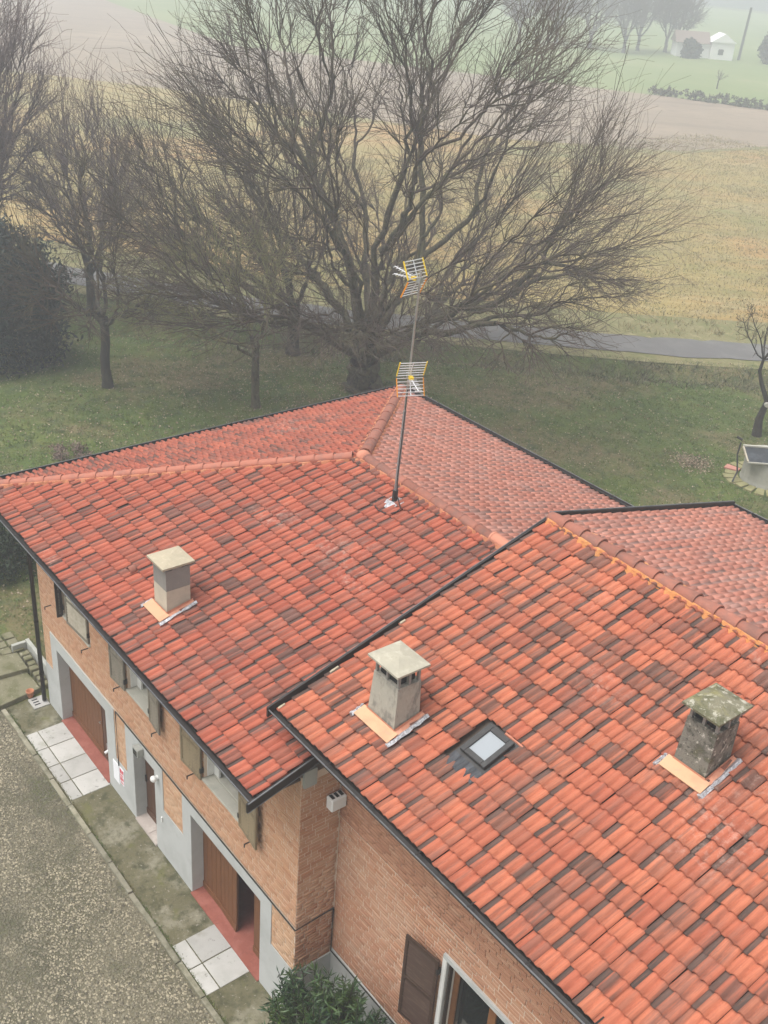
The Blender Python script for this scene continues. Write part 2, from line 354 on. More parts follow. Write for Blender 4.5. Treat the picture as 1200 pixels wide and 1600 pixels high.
M['asphalt'] = mat('asphalt', [(.125, .12, .115), ((.165, .16, .15), .5, .42, .68, .8), ((.11, .11, .105), 3, .5, .72, .6)], .92, 40, .3)
M['bark'] = mat('bark', [(.068, .056, .03), ((.10, .095, .042), 1.4, .42, .66, .85), ((.018, .013, .008), 6, .45, .65, .8, (1, 1, .4)), ((.20, .20, .11), 9, .56, .72, .6)], .95, 25, .9, .03)
M['bark_dark'] = mat('bark_dark', [(.032, .026, .02), ((.055, .05, .03), 1.8, .42, .66, .8), ((.03, .025, .02), 7, .45, .65, .8, (1, 1, .4))], .95, 25, .9, .03)
M['twig'] = mat('twig', [(.07, .048, .032), ((.095, .083, .035), .8, .45, .65, .85), ((.03, .02, .016), 2.5, .45, .7, .7)], .95, 25, 0)
M['twig_fine'] = mat('twig_fine', [(.115, .085, .072), ((.13, .115, .06), .8, .45, .65, .7)], .95, 25, 0)
M['twig_pink'] = mat('twig_pink', [(.20, .15, .135), ((.14, .105, .09), 1.0, .45, .65, .8)], .95, 25, 0)
M['twig_green'] = mat('twig_green', [(.20, .19, .075), ((.13, .11, .065), 1.2, .42, .66, .85)], .95, 25, 0)
M['twig_far'] = mat('twig_far', [(.10, .085, .075)], .95, 25, 0)
M['far_white'] = mat('far_white', [(.80, .80, .78)], .85, 5, 0)
M['far_roof'] = mat('far_roof', [(.22, .17, .14)], .9, 5, 0)
M['far_dark'] = mat('far_dark', [(.05, .05, .05)], .9, 5, 0)
M['conifer'] = leaf_mat('conifer', (.006, .013, .009), (.016, .028, .017))
M['hedge_dark'] = leaf_mat('hedge_dark', (.008, .018, .007), (.028, .05, .018))
M['oleander'] = leaf_mat('oleander', (.010, .034, .010), (.036, .082, .026), (.05, .085, .012), .5)
M['hedge_far'] = leaf_mat('hedge_far', (.05, .06, .03), (.10, .11, .05))
M['brown_bush'] = leaf_mat('brown_bush', (.13, .085, .065), (.24, .17, .13))
M['scrub'] = leaf_mat('scrub', (.05, .065, .02), (.16, .15, .07), (.09, .08, .045))
M['dry_grass'] = leaf_mat('dry_grass', (.24, .185, .085), (.34, .28, .145), (.17, .165, .06))
M['grass'] = leaf_mat('grass', (.042, .08, .008), (.105, .15, .02), (.145, .13, .04))
M['dead_leaf'] = leaf_mat('dead_leaf', (.15, .105, .065), (.40, .32, .225))
M['pebble'] = leaf_mat('pebble', (.055, .046, .028), (.34, .295, .20), (.09, .08, .048))

def glass_mat(name, col, rough=.05):
    m, nt, b = nodes_of(name); b.inputs['Base Color'].default_value = c4(col); b.inputs['Roughness'].default_value = rough
    b.inputs['Specular IOR Level'].default_value = .8; return m
M['glass_dark'] = glass_mat('glass_dark', (.02, .022, .022))
M['glass_sky'] = glass_mat('glass_sky', (.28, .30, .315), .12)

def ground_mat(name, layers, bsc, bst, bd=.04):
    return mat(name, layers, .96, bsc, bst, bd)
M['lawn'] = ground_mat('lawn', [(.064, .096, .012), ((.10, .125, .022), .35, .42, .66, .8), ((.15, .115, .055), .22, .44, .62, .85), ((.034, .052, .013), 1.6, .48, .68, .8), ((.20, .17, .09), 2.6, .58, .7, .55), ((.05, .085, .018), 6, .5, .65, .6), ((.36, .31, .22), 5.5, .69, .74, .8)], 9, .9, .08)
M['gravel'] = ground_mat('gravel', [(.15, .132, .085), ((.085, .078, .043), .35, .42, .66, .85), ((.075, .085, .03), .6, .52, .70, .75), ((.24, .22, .16), 12, .5, .7, .8), ((.075, .07, .045), 16, .5, .7, .8), ((.07, .066, .04), 1.0, .5, .64, .6, (.12, .9, 1))], 22, 1.0, .03)
M['stubble'] = ground_mat('stubble', [(.27, .205, .068), ((.33, .19, .065), .05, .45, .62, .9), ((.16, .175, .055), .09, .5, .66, .85), ((.32, .25, .125), .8, .48, .7, .6), ((.21, .18, .08), .25, .5, .7, .7, (1.6, .5, 1)), ((.2, .17, .08), 2.5, .5, .7, .5), ((.19, .165, .055), 1.0, .48, .60, .6, (.02, .55, 1), rad(48)), ((.36, .29, .14), 1.0, .52, .66, .5, (.015, 1.1, 1), rad(48))], 3, .6, .1)
M['plough'] = ground_mat('plough', [(.235, .185, .13), ((.30, .235, .165), .05, .42, .66, .85), ((.17, .135, .1), .5, .5, .7, .6), ((.16, .125, .09), 1.0, .5, .62, .5, (.012, .4, 1), rad(48))], 2, .6, .1)
M['meadow'] = ground_mat('meadow', [(.15, .20, .06), ((.20, .235, .085), .04, .42, .66, .85), ((.25, .22, .11), .12, .55, .7, .5)], 2, .3, .1)
M['verge'] = ground_mat('verge', [(.19, .17, .075), ((.13, .14, .045), .7, .42, .66, .85), ((.29, .25, .13), 2, .5, .7, .7)], 7, .9, .08)

# ------------------------------------------------------------------ ground, roads, fields
def sheet(name, poly, z, m, parent=None):
    V = [(x, y, z) for x, y in poly]
    me = bpy.data.meshes.new(name); me.from_pydata(V, [], [tuple(range(len(V)))])
    if me.polygons[0].normal.z < 0: me.flip_normals()
    o = link(name, me, m, parent)
    if parent is None: tag(o, kind='structure')
    return o

def sm(a, b, x):
    t = np.clip((x-a)/(b-a), 0, 1); return t*t*(3-2*t)

def lawn_h(x, y):
    """height of the lawn: a low bank beside the entrance steps, a shallow ditch before the road"""
    h = .20*sm(-21.4, -23.0, x)*sm(24, 14, np.hypot(x+23, y-8))
    d = (x+42.2)*.755 - (y-30.2)*.656                   # signed distance from the road's middle, house side positive
    h = h - .35*np.exp(-((d-4.3)/.8)**2)*sm(-60, -48, x)
    return h + .03*np.sin(x*.7+1)*np.cos(y*.6)*sm(-22.5, -26, x) - .012

nx, ny = 150, 150
gx = np.concatenate([np.linspace(-420, -75, 12)[:-1], np.linspace(-75, -9, nx), np.linspace(-9, 420, 10)[1:]])
gy = np.concatenate([np.linspace(-420, 0, 10)[:-1], np.linspace(0, 66, ny), np.linspace(66, 420, 12)[1:]])
GX, GY = np.meshgrid(gx, gy, indexing='ij')
GZ = lawn_h(GX, GY)
GZ = np.where((GX > -21.2) & (GY < 20), -.012, GZ)
V = np.stack([GX, GY, GZ], -1).reshape(-1, 3); ni, nj = GX.shape
ii, jj = np.meshgrid(np.arange(ni-1), np.arange(nj-1), indexing='ij'); a = (ii*nj+jj).ravel()
lawn = link('lawn', raw_mesh('lawn', V, np.stack([a, a+nj, a+nj+1, a+1], 1), smooth=True), M['lawn']); tag(lawn, kind='structure')

# road: smoothed centre line, house side and field side edges
RC = np.array([(-96, 2), (-76, 9.5), (-60, 18), (-49.2, 24.9), (-42.2, 30.2), (-36.6, 36.0), (-31.3, 41.9), (-27.4, 46.9), (-20, 56.5), (-8, 72), (14, 100), (40, 132)], float)
def smooth_line(P, n=10):
    out = []
    for i in range(len(P)-1):
        p0, p1, p2, p3 = P[max(i-1, 0)], P[i], P[i+1], P[min(i+2, len(P)-1)]
        for t in np.arange(n)/n:
            out.append(.5*((2*p1)+(-p0+p2)*t+(2*p0-5*p1+4*p2-p3)*t*t+(-p0+3*p1-3*p2+p3)*t**3))
    out.append(P[-1]); return np.array(out)
RL = smooth_line(RC); T = np.gradient(RL, axis=0); T /= np.linalg.norm(T, axis=1)[:, None]
NRM = np.stack([-T[:, 1], T[:, 0]], 1)                 # points to the field side (up-left of travel)
def strip(name, o0, o1, z0, z1, m, jit=0):
    n = len(RL); j = RNG.normal(0, jit, (n, 2)) if jit else np.zeros((n, 2))
    A = np.c_[RL+NRM*(o0+j[:, :1]), np.full(n, z0)]; B = np.c_[RL+NRM*(o1+j[:, 1:]), np.full(n, z1)]
    i = np.arange(n-1)
    o = link(name, raw_mesh(name, np.r_[A, B], np.stack([i, i+1, i+1+n, i+n], 1)), m); return tag(o, kind='structure')
strip('field_verge', 1.2, 5.2, .02, .03, M['verge'])
strip('road_verge', -2.4, -1.2, .008, .02, M['verge'])
strip('road', -1.3, 1.3, .05, .05, M['asphalt'], .08)
def across(o): return RL + NRM*o
EDGE = across(5.0)
sheet('stubble_field', [tuple(p) for p in EDGE[::5]] + [(60, 200), (-40, 155), (-67.4, 105.0), (-68.6, 92.1), (-80, 78), (-118, 60), (-160, 30), (-150, -20), (-110, -10)], .035, M['stubble'])
sheet('ploughed_field', [(-67.4, 105.0), (-40, 155), (60, 200), (60, 260), (-40, 190), (-86, 133.5), (-100, 128), (-118, 118), (-160, 95), (-230, 110), (-400, 150), (-400, -60), (-200, -60), (-160, 30), (-118, 60), (-80, 78), (-68.6, 92.1)], .03, M['plough'])
sheet('meadow', [(-40, 190), (60, 260), (60, 400), (-400, 400), (-400, 150), (-230, 110), (-160, 95), (-118, 118), (-100, 128), (-86, 133.5)], .025, M['meadow'])
sheet('headland_track', [(-68.6, 92.1), (-67.4, 105.0), (-64, 113), (-63.2, 112.6), (-66.4, 104.8), (-67.6, 92.0), (-74, 84), (-74.8, 84.6)], .06, M['verge'])

# yard: gravel sheet and pebbles
sheet('gravel_yard', [(-26, 6.08), (-30, 2), (-34, -10), (20, -20), (20, 6.08)], .004, M['gravel'])

def scatter_rocks(n, xr, yr, z, smin, smax, seed):
    r = np.random.default_rng(seed)
    P = np.c_[r.uniform(*xr, n), r.uniform(*yr, n)]
    s = r.uniform(smin, smax, n)
    base = np.array([(1,0,0),(0,1,0),(-1,0,0),(0,-1,0),(0,0,.55),(0,0,-.4)], float)
    a = r.uniform(0, 6.28, n); ca, sa = np.cos(a), np.sin(a)
    jit = r.uniform(.6, 1.3, (n, 6, 1)); B = base[None]*jit*s[:, None, None]
    X = B[..., 0]*ca[:, None]-B[..., 1]*sa[:, None]; Y = (B[..., 0]*sa[:, None]+B[..., 1]*ca[:, None])*r.uniform(.6, 1, n)[:, None]
    V = np.stack([X+P[:, :1], Y+P[:, 1:], B[..., 2]+z], -1).reshape(-1, 3)
    f = np.array([(0,1,4),(1,2,4),(2,3,4),(3,0,4)])
    F = (np.arange(n)[:, None, None]*6+f[None]).reshape(-1, 3)
    return V, F, np.repeat(r.random(n), 6)
V, F, rn = scatter_rocks(80000, (-21.5, -8.0), (-1.5, 6.02), .012, .010, .036, 3)
o = link('gravel', raw_mesh('gravel', V, F, {'rnd': rn}), M['pebble']); tag(o, 'loose grey-brown gravel covering the yard in front of the house', 'gravel', kind='stuff')

# footpath in front of the house, with slabs, kerb stones
path = MB().box(-20.98, -9.7, 6.155, 7.14, -.05, .02).box(-9.7, -3.0, 6.155, 7.92, -.05, .02).build('footpath', M['path']); tag(path, kind='structure')
def slabs(x_edges, y_edges):
    for i in range(len(x_edges)-1):
        for j in range(len(y_edges)-1):
            g = .012; dz = random.uniform(-.003, .004)
            MB().box(x_edges[i]+g, x_edges[i+1]-g, y_edges[j]+g, y_edges[j+1]-g, .0, .036+dz).build('paving_slab', M['slab'], path, bevel=.004)
slabs([-19.77, -19.10, -18.45, -17.83, -17.20], [6.165, 6.45, 7.10])
slabs([-12.61, -11.96, -11.30], [6.165, 6.45, 7.10])
slabs([-8.4, -7.7, -7.0, -6.3, -5.6], [6.6, 7.25, 7.9])
kerb = MB().box(-20.98, -3.0, 6.075, 6.135, -.1, .005).build('kerb', M['kerb']); tag(kerb, kind='structure')
x = -20.96
while x < -4:
    L = random.uniform(.9, 1.05)
    j = random.uniform(-.016, .016); j2 = random.uniform(-.016, .016)
    if not (-19.75 < x < -19.3):
        MB().prism([(x, 6.05+j), (x+L-.02, 6.05+j2), (x+L-.02, 6.148+j2*.6), (x, 6.148+j*.6)], 'z', -.08, .05+random.uniform(-.018, .014)).build('kerb_stone', M['kerb'], kerb, bevel=.008)
    x += L

# ------------------------------------------------------------------ the houses: walls
Y0, Y1, XL, XC = 7.128, 7.908, -20.61, -9.98     # front wall of the left wing, of the right wing, left corner, right corner
house_a = empty('brick_house', (XL, Y0, 0), 'brick wing with hipped red tile roof carrying the antenna, garage doors below', 'house')
house_b = empty('brick_house', (XC, Y1, 0), 'taller brick wing with red tile roof, two old chimneys and a skylight', 'house')

def cells(x0, x1, z0, z1, holes):
    xs = sorted({x0, x1, *[min(max(h[i], x0), x1) for h in holes for i in (0, 1)]})
    zs = sorted({z0, z1, *[min(max(h[i], z0), z1) for h in holes for i in (2, 3)]})
    for i in range(len(xs)-1):
        run = None
        for j in range(len(zs)-1):
            cx, cz = (xs[i]+xs[i+1])/2, (zs[j]+zs[j+1])/2
            inside = any(h[0] < cx < h[1] and h[2] < cz < h[3] for h in holes)
            if not inside:
                run = [run[0], zs[j+1]] if run else [zs[j], zs[j+1]]
            if (inside or j == len(zs)-2) and run:
                yield xs[i], xs[i+1], run[0], run[1]; run = None

D1, D2, D3 = (-19.83, -17.25, 0, 2.08), (-15.97, -15.0, 0, 2.10), (-13.54, -11.03, 0, 2.11)
W1, W2, W3 = (-19.22, -17.82, 3.42, 4.75), (-16.06, -15.0, 3.42, 4.75), (-13.0, -11.68, 3.42, 4.75)
WR = (-7.22, -5.55, 2.30, 3.95)
ZA = 5.72                                    # top of the left wing's walls, at the soffit

w = MB()
for q in cells(XL, XC, 0, ZA, [D1, D2, D3, W1, W2, W3]): w.box(q[0], q[1], Y0, Y0+.32, q[2], q[3])
wall_a = w.build('wall', M['mortar'], house_a)
wall_a_end = MB().box(XC-.3, XC, Y0+.321, Y1+.02, 0, ZA).build('wall', M['mortar'], house_a)
MB().box(XL, XL+.3, Y0+.321, 17.4, 0, ZA).build('wall', M['mortar'], house_a)
MB().box(XL, XC, 17.402, 17.7, 0, ZA).build('wall', M['mortar'], house_a)
MB().box(XL+.31, XC-.31, Y0+.33, 17.39, -.04, .045).build('floor', M['red_floor'], house_a)
MB().box(XL+.31, XC-.31, Y0+.33, 17.39, 2.75, 2.95).build('upper_floor', M['concrete'], house_a)

# right wing: front wall, gable wall above the lower roof
w = MB()
for q in cells(XC, 4.0, 0, 6.45, [WR]): w.box(q[0], q[1], Y1, Y1+.32, q[2], q[3])
wall_b = w.build('wall', M['mortar'], house_b)
wall_b_gable = MB().prism([(Y1+.321, 0), (17.6, 0), (17.6, 6.95), (12.7, 8.15), (Y1+.321, 6.80)], 'x', XC, XC+.3).build('wall', M['mortar'], house_b)
MB().box(XC+.31, 4.0, 17.3, 17.6, 0, 6.9).build('wall', M['mortar'], house_b)
MB().prism([(Y1+.321, 0), (17.29, 0), (17.29, 6.95), (12.7, 8.15), (Y1+.321, 6.80)], 'x', 3.7, 4.0).build('wall', M['mortar'], house_b)

# bricks: real pieces standing proud of the mortar
class Bricks:
    def __init__(s): s.items = []                      # (centre, eu, en, length, height, proud, seed, parent, material)
    def field(s, org, eu, en, u0, u1, z0, z1, holes, mname, parent, course=.0715, proud=.007, skip=0.0):
        org = np.array(org, float); eu = np.array(eu, float); en = np.array(en, float)
        k = 0; z = z0
        while z + course*.9 < z1:
            u = u0 - (0, .125, .06, .19)[k % 4]
            while u < u1:
                L = .25 if random.random() < .8 else .125
                a, b = max(u, u0)+.005, min(u+L-.010, u1-.003); zc0, zc1 = z+.005, min(z+course-.007, z1)
                u += L
                if b-a < .03: continue
                for h in holes:                            # trim at openings
                    if h[2]-.02 < (zc0+zc1)/2 < h[3]+.02:
                        if a < h[0] < b: b = h[0]-.004
                        elif a < h[1] < b: a = h[1]+.004
                        elif a >= h[0] and b <= h[1]: a = b
                if b-a < .03 or random.random() < skip: continue
                s.items.append((org+eu*((a+b)/2)+np.array([0, 0, (zc0+zc1)/2]), eu, en, b-a, zc1-zc0, max(.002, proud+random.gauss(0, .0025)), random.random()*50, parent, mname))
            z += course; k += 1
    def emit(s, house_key, limit=300):
        C = np.array([i[0] for i in s.items]); d = C-CAM; zc = d@fw
        px = (d@rt)/zc*FPX+600; py = 800-(d@up)/zc*FPX
        vis = (px > -5) & (px < 1205) & (py > 0) & (py < 1605)
        order = np.argsort(np.where(vis, zc, 1e6))
        single = set(order[:limit].tolist())
        cache = {}; groups = {}
        for i, (c, eu, en, L, h, pr, seed, parent, mname) in enumerate(s.items):
            if i in single:
                key = (round(L, 2), mname)
                if key not in cache:
                    l2, h2 = L/2, .0295
                    me = bpy.data.meshes.new('brick'); b = .003
                    me.from_pydata([(-l2, 0, -h2), (l2, 0, -h2), (l2, 0, h2), (-l2, 0, h2), (-l2+b, 1, -h2+b), (l2-b, 1, -h2+b), (l2-b, 1, h2-b), (-l2+b, 1, h2-b)], [],
                                   [(4, 5, 6, 7)[::-1], (0, 1, 5, 4)[::-1], (1, 2, 6, 5)[::-1], (2, 3, 7, 6)[::-1], (3, 0, 4, 7)[::-1]])
                    at = me.attributes.new('bid', 'FLOAT', 'POINT'); me.materials.append(M[mname]); cache[key] = me
                o = bpy.data.objects.new('brick', cache[key]); COL.objects.link(o)
                ez = np.array([0, 0, 1.0])
                o.matrix_world = Matrix([[eu[k], en[k]*pr, ez[k]*(h/.059), c[k]] for k in range(3)] + [[0, 0, 0, 1]])
                o.parent = parent
            else:
                groups.setdefault((parent.name, mname), [parent, mname, []])[2].append(i)
        for parent, mname, idx in groups.values():
            n = len(idx); c = np.array([s.items[i][0] for i in idx]); eu = np.array([s.items[i][1] for i in idx]); en = np.array([s.items[i][2] for i in idx])
            L = np.array([s.items[i][3] for i in idx])[:, None]/2; h = np.array([s.items[i][4] for i in idx])/2; pr = np.array([s.items[i][5] for i in idx])[:, None]
            sd_ = np.array([s.items[i][6] for i in idx]); V = np.zeros((n, 8, 3)); b = .003
            for k, (a, e) in enumerate(((-1, -1), (1, -1), (1, 1), (-1, 1))):
                V[:, k] = c + eu*a*L; V[:, k, 2] += e*h
                V[:, 4+k] = c + eu*a*(L-b) + en*pr; V[:, 4+k, 2] += e*(h-b)
            f = np.array([(7, 6, 5, 4), (4, 5, 1, 0), (5, 6, 2, 1), (6, 7, 3, 2), (7, 4, 0, 3)])
            F = (np.arange(n)[:, None, None]*8+f[None]).reshape(-1, 4)
            o = link('brickwork', raw_mesh('brickwork', V.reshape(-1, 3), F, {'bid': np.repeat(sd_, 8)}), M[mname], parent); tag(o, kind='stuff')

ba = Bricks()
holes_a = [D1, D2, D3, W1, W2, W3]
ba.field((0, Y0, 0), (1, 0, 0), (0, -1, 0), XL+.02, XC, 2.44, 5.66, holes_a, 'brick_left', wall_a)
for x0, x1, z0 in ((XL+.02, -20.16, 1.28), (-16.83, -16.30, 1.05), (-14.66, -13.86, 1.30), (-10.69, XC, 1.36)):
    ba.field((0, Y0, 0), (1, 0, 0), (0, -1, 0), x0, x1, z0, 2.42, [], 'brick_low', wall_a)
ba.field((XC, 0, 0), (0, 1, 0), (1, 0, 0), Y0, Y1-.012, 1.36, 5.62, [], 'brick_end', wall_a_end)
ba.emit('a')
bb = Bricks()
WRH = (WR[0]-.08, WR[1]+.08, WR[2]-.1, WR[3]+.09)
bb.field((0, Y1, 0), (1, 0, 0), (0, -1, 0), XC+.012, -3.2, 1.47, 4.57, [WRH], 'brick_right', wall_b)
bb.field((0, Y1-.0, 0), (1, 0, 0), (0, -1, 0), XC+.012, -3.2, 4.57, 6.2, [], 'brick_band', wall_b, proud=.018)
bb.emit('b')

# plaster: plinth and door surrounds of the left wing
pl = MB()
panels = [(XL-.1, -20.16, 1.28, 2.4), (-16.83, -16.30, 1.05, 2.4), (-14.66, -13.86, 1.30, 2.4), (-10.69, XC+.1, 1.36, 2.4)]
for q in cells(XL, XC-.002, 0, 2.395, [D1, D2, D3] + panels): pl.box(q[0], q[1], Y0-.018, Y0-.0005, q[2], q[3])
pl.build('plaster_plinth', M['plaster'], house_a)
MB().box(XC+.0005, XC+.02, Y0-.018, Y1, 0, 1.345).build('plaster_plinth', M['plaster'], house_a)
MB().box(XC+.022, 4.0, Y1-.022, Y1-.0005, 0, 1.45).build('plaster_plinth', M['plaster'], house_b)
def jambs(h, y0, y1, m, parent, top=True, name='door_jamb', bottom=False):
    t = .012
    MB().box(h[0]+.0005, h[0]+t, y0, y1, h[2], h[3]-.001).build(name, m, parent)
    MB().box(h[1]-t, h[1]-.0005, y0, y1, h[2], h[3]-.001).build(name, m, parent)
    if top: MB().box(h[0]+t+.001, h[1]-t-.001, y0, y1, h[3]-t, h[3]-.0005).build(name.replace('jamb', 'head'), m, parent)
for h in (D1, D2, D3): jambs(h, Y0-.016, Y0+.315, M['plaster'], house_a)

# doors
def plank_door(x0, x1, y, z0, z1, m, parent, n, rot=None, hinge=None, label=None):
    b = MB().box(x0+.012, x1-.012, y+.02, y+.045, z0, z1)
    d = b.build('door', m, parent)
    if label: d['label'] = label
    wdt = (x1-x0)/n; pcs = [d]
    for i in range(n):
        pcs.append(MB().box(x0+i*wdt+.004, x0+(i+1)*wdt-.004, y, y+.019, z0+.012, z1).build('plank', m, d, bevel=.003))
    pcs.append(MB().box(x0, x1, y-.02, y-.001, z0+.005, z0+.16).build('kick_board', m, d, bevel=.004))
    if rot:
        R_ = Matrix.Translation((hinge[0], hinge[1], 0)) @ Matrix.Rotation(rot, 4, 'Z') @ Matrix.Translation((-hinge[0], -hinge[1], 0))
        d.data.transform(R_)
        for p in pcs[1:]: p.data.transform(R_)
    return d
DY = Y0+.235
red1 = MB().box(D1[0]+.013, D1[1]-.013, Y0-.06, DY+.3, 0, .05).build('threshold', M['red_floor'], house_a)
red3 = MB().box(D3[0]+.013, D3[1]-.013, Y0-.06, DY+.3, 0, .05).build('threshold', M['red_floor'], house_a)
a1 = D1[0]+.02
plank_door(a1, a1+.86, DY, .055, 2.06, M['door_wood'], house_a, 5)
plank_door(a1+.868, a1+1.72, DY, .055, 2.06, M['door_wood'], house_a, 5)
d = plank_door(a1+1.728, D1[1]-.02, DY+.01, .055, 2.06, M['door_dark'], house_a, 5)
MB().tube([(a1+1.68, DY-.012, 1.05), (a1+1.68, DY-.05, 1.05), (a1+1.74, DY-.05, 1.05)], .012, 6).build('handle', M['steel'], d)
MB().box(a1+1.95, a1+2.13, DY-.03, DY+.009, .42, .62).build('vent_plate', M['steel'], d)
MB().tube([(a1+2.04, DY-.03, .47), (a1+2.04, DY-.12, .44)], .035, 10).build('vent_pipe', M['white_plastic'], d)
d = plank_door(D2[0]+.02, D2[1]-.02, DY, .075, 2.08, M['door_dark'], house_a, 4)
MB().box(D2[0]+.05, D2[0]+.085, DY-.035, DY-.001, 1.0, 1.16).build('handle', M['iron'], d)
st2 = MB().box(D2[0]+.013, (D2[0]+D2[1])/2+.1, Y0-.05, DY+.05, 0, .07).build('doorstep', M['step_stone'], house_a, bevel=.004)
MB().box((D2[0]+D2[1])/2+.106, D2[1]-.013, Y0-.05, DY+.05, 0, .07).build('doorstep', M['step_stone'], house_a, bevel=.004)
plank_door(D3[0]+.02, D3[0]+.70, DY, .055, 2.09, M['door_wood'], house_a, 4)
plank_door(D3[0]+.708, D3[0]+1.36, DY, .055, 2.09, M['door_wood'], house_a, 4, -.07, (D3[0]+.70, DY))
plank_door(D3[1]-.61, D3[1]-.02, DY, .055, 2.09, M['door_wood'], house_a, 2)

# cable along the facade
MB().tube([(-16.70, Y0-.03, .95), (-16.70, Y0-.03, 2.425), (XC+.03, Y0-.03, 2.425), (XC+.03, Y1-.03, 2.46), (XC+.03, Y1-.03, 1.40), (-7.6, Y1-.035, 1.47)], .014, 6).build('cable', M['cable'], house_a)

# fittings on the wall
bx = MB().box(-15.66, -15.44, Y0-.16, Y0-.02, 2.13, 2.33).build('wall_lamp', M['concrete'], house_a, bevel=.012)
MB().box(-15.63, -15.47, Y0-.168, Y0-.161, 2.16, 2.29).build('lens', M['glass_dark'], bx)
lp = MB().tube([(-14.86, Y0-.02, 2.02), (-14.86, Y0-.05, 2.02)], .05, 12).build('globe_lamp', M['white_plastic'], house_a)
MB().tube([(-14.86, Y0-.05, 2.02), (-14.86, Y0-.09, 2.02), (-14.86, Y0-.14, 2.02), (-14.86, Y0-.17, 2.02)], [.03, .07, .07, .03], 12).build('globe', M['white_plastic'], lp, smooth=True)
MB().box(-14.74, -14.70, Y0-.05, Y0-.019, .95, 1.08).build('socket', M['white_plastic'], house_a, bevel=.006)
sg = MB().box(-16.99, -16.70, Y0-.032, Y0-.0185, .40, .93).build('wall_sign', M['sign_white']); tag(sg, 'blank white notice plate on the grey plinth beside the dark cable', 'sign')
sg = MB().box(-16.675, -16.475, Y0-.030, Y0-.0185, .50, .95).build('wall_sign', M['sign_white'])
tag(sg, 'small white notice printed in red blocks, next to the white plate', 'sign')
pr = MB()
for x0, x1, z0, z1 in ((-16.655, -16.575, .80, .92), (-16.56, -16.495, .82, .92), (-16.65, -16.52, .73, .77), (-16.655, -16.585, .60, .70), (-16.57, -16.495, .63, .70), (-16.64, -16.51, .54, .57)):
    pr.box(x0, x1, Y0-.0325, Y0-.0305, z0, z1)
pr.build('red_print', M['sign_red'], sg)
al = MB().box(XC+.022, XC+.19, 7.60, 7.885, 4.90, 5.14).build('alarm_box', M['white_plastic'], house_a, bevel=.015)
for k in range(3): MB().box(XC+.05, XC+.15, 7.63+k*.085, 7.68+k*.085, 5.141, 5.150).build('grille', M['dark_void'], al)

# windows of the upper floor
def slat_shutter(hx, width, z0, z1, side, m_slat, m_frame, parent, y, ang=0.0, n=17, label=None):
    """hinged at hx, lying open to side (-1 left, +1 right); ang lifts the free end off the wall"""
    xa, xb = (hx-width, hx) if side < 0 else (hx, hx+width)
    f = MB(); t = .035
    f.box(xa, xa+.055, y-t, y, z0, z1).box(xb-.055, xb, y-t, y, z0, z1).box(xa+.0555, xb-.0555, y-t, y, z0, z0+.07).box(xa+.0555, xb-.0555, y-t, y, z1-.07, z1)
    f.box(xa+.0555, xb-.0555, y-t, y, (z0+z1)/2-.03, (z0+z1)/2+.03)
    o = f.build('shutter', m_frame, parent)
    bk = MB().box(xa+.056, xb-.056, y-.005, y-.001, z0+.071, z1-.071).build('gap_shade', M['post_brown'], o)  # dark sheet behind the slats, its colour stands in for shade in the gaps
    if label: o['label'] = label
    pcs = [o, bk]; zz = [z0+.09+(z1-z0-.18)*k/(n-1) for k in range(n)]
    for z in zz:
        if abs(z-(z0+z1)/2) < .04: continue
        hgt = (z1-z0)/n*.36
        pcs.append(MB().add([(xa+.057, y-.030, z-hgt), (xb-.057, y-.030, z-hgt), (xb-.057, y-.022, z-hgt-.004), (xa+.057, y-.022, z-hgt-.004),
                             (xa+.057, y-.010, z+hgt*.7), (xb-.057, y-.010, z+hgt*.7), (xb-.057, y-.004, z+hgt*.6), (xa+.057, y-.004, z+hgt*.6)],
                            [(0,1,2,3),(4,7,6,5),(0,4,5,1),(1,5,6,2),(2,6,7,3),(3,7,4,0)]).build('slat', m_slat, o))
    for z in (z0+.22, z1-.22): pcs.append(MB().box(hx-.02, hx+.02, y-.045, y+.03, z-.05, z+.05).build('hinge', M['iron'], o))
    if ang:
        R_ = Matrix.Translation((hx, y, 0)) @ Matrix.Rotation(ang*(-side), 4, 'Z') @ Matrix.Translation((-hx, -y, 0))
        for p in pcs: p.data.transform(R_)
    return o

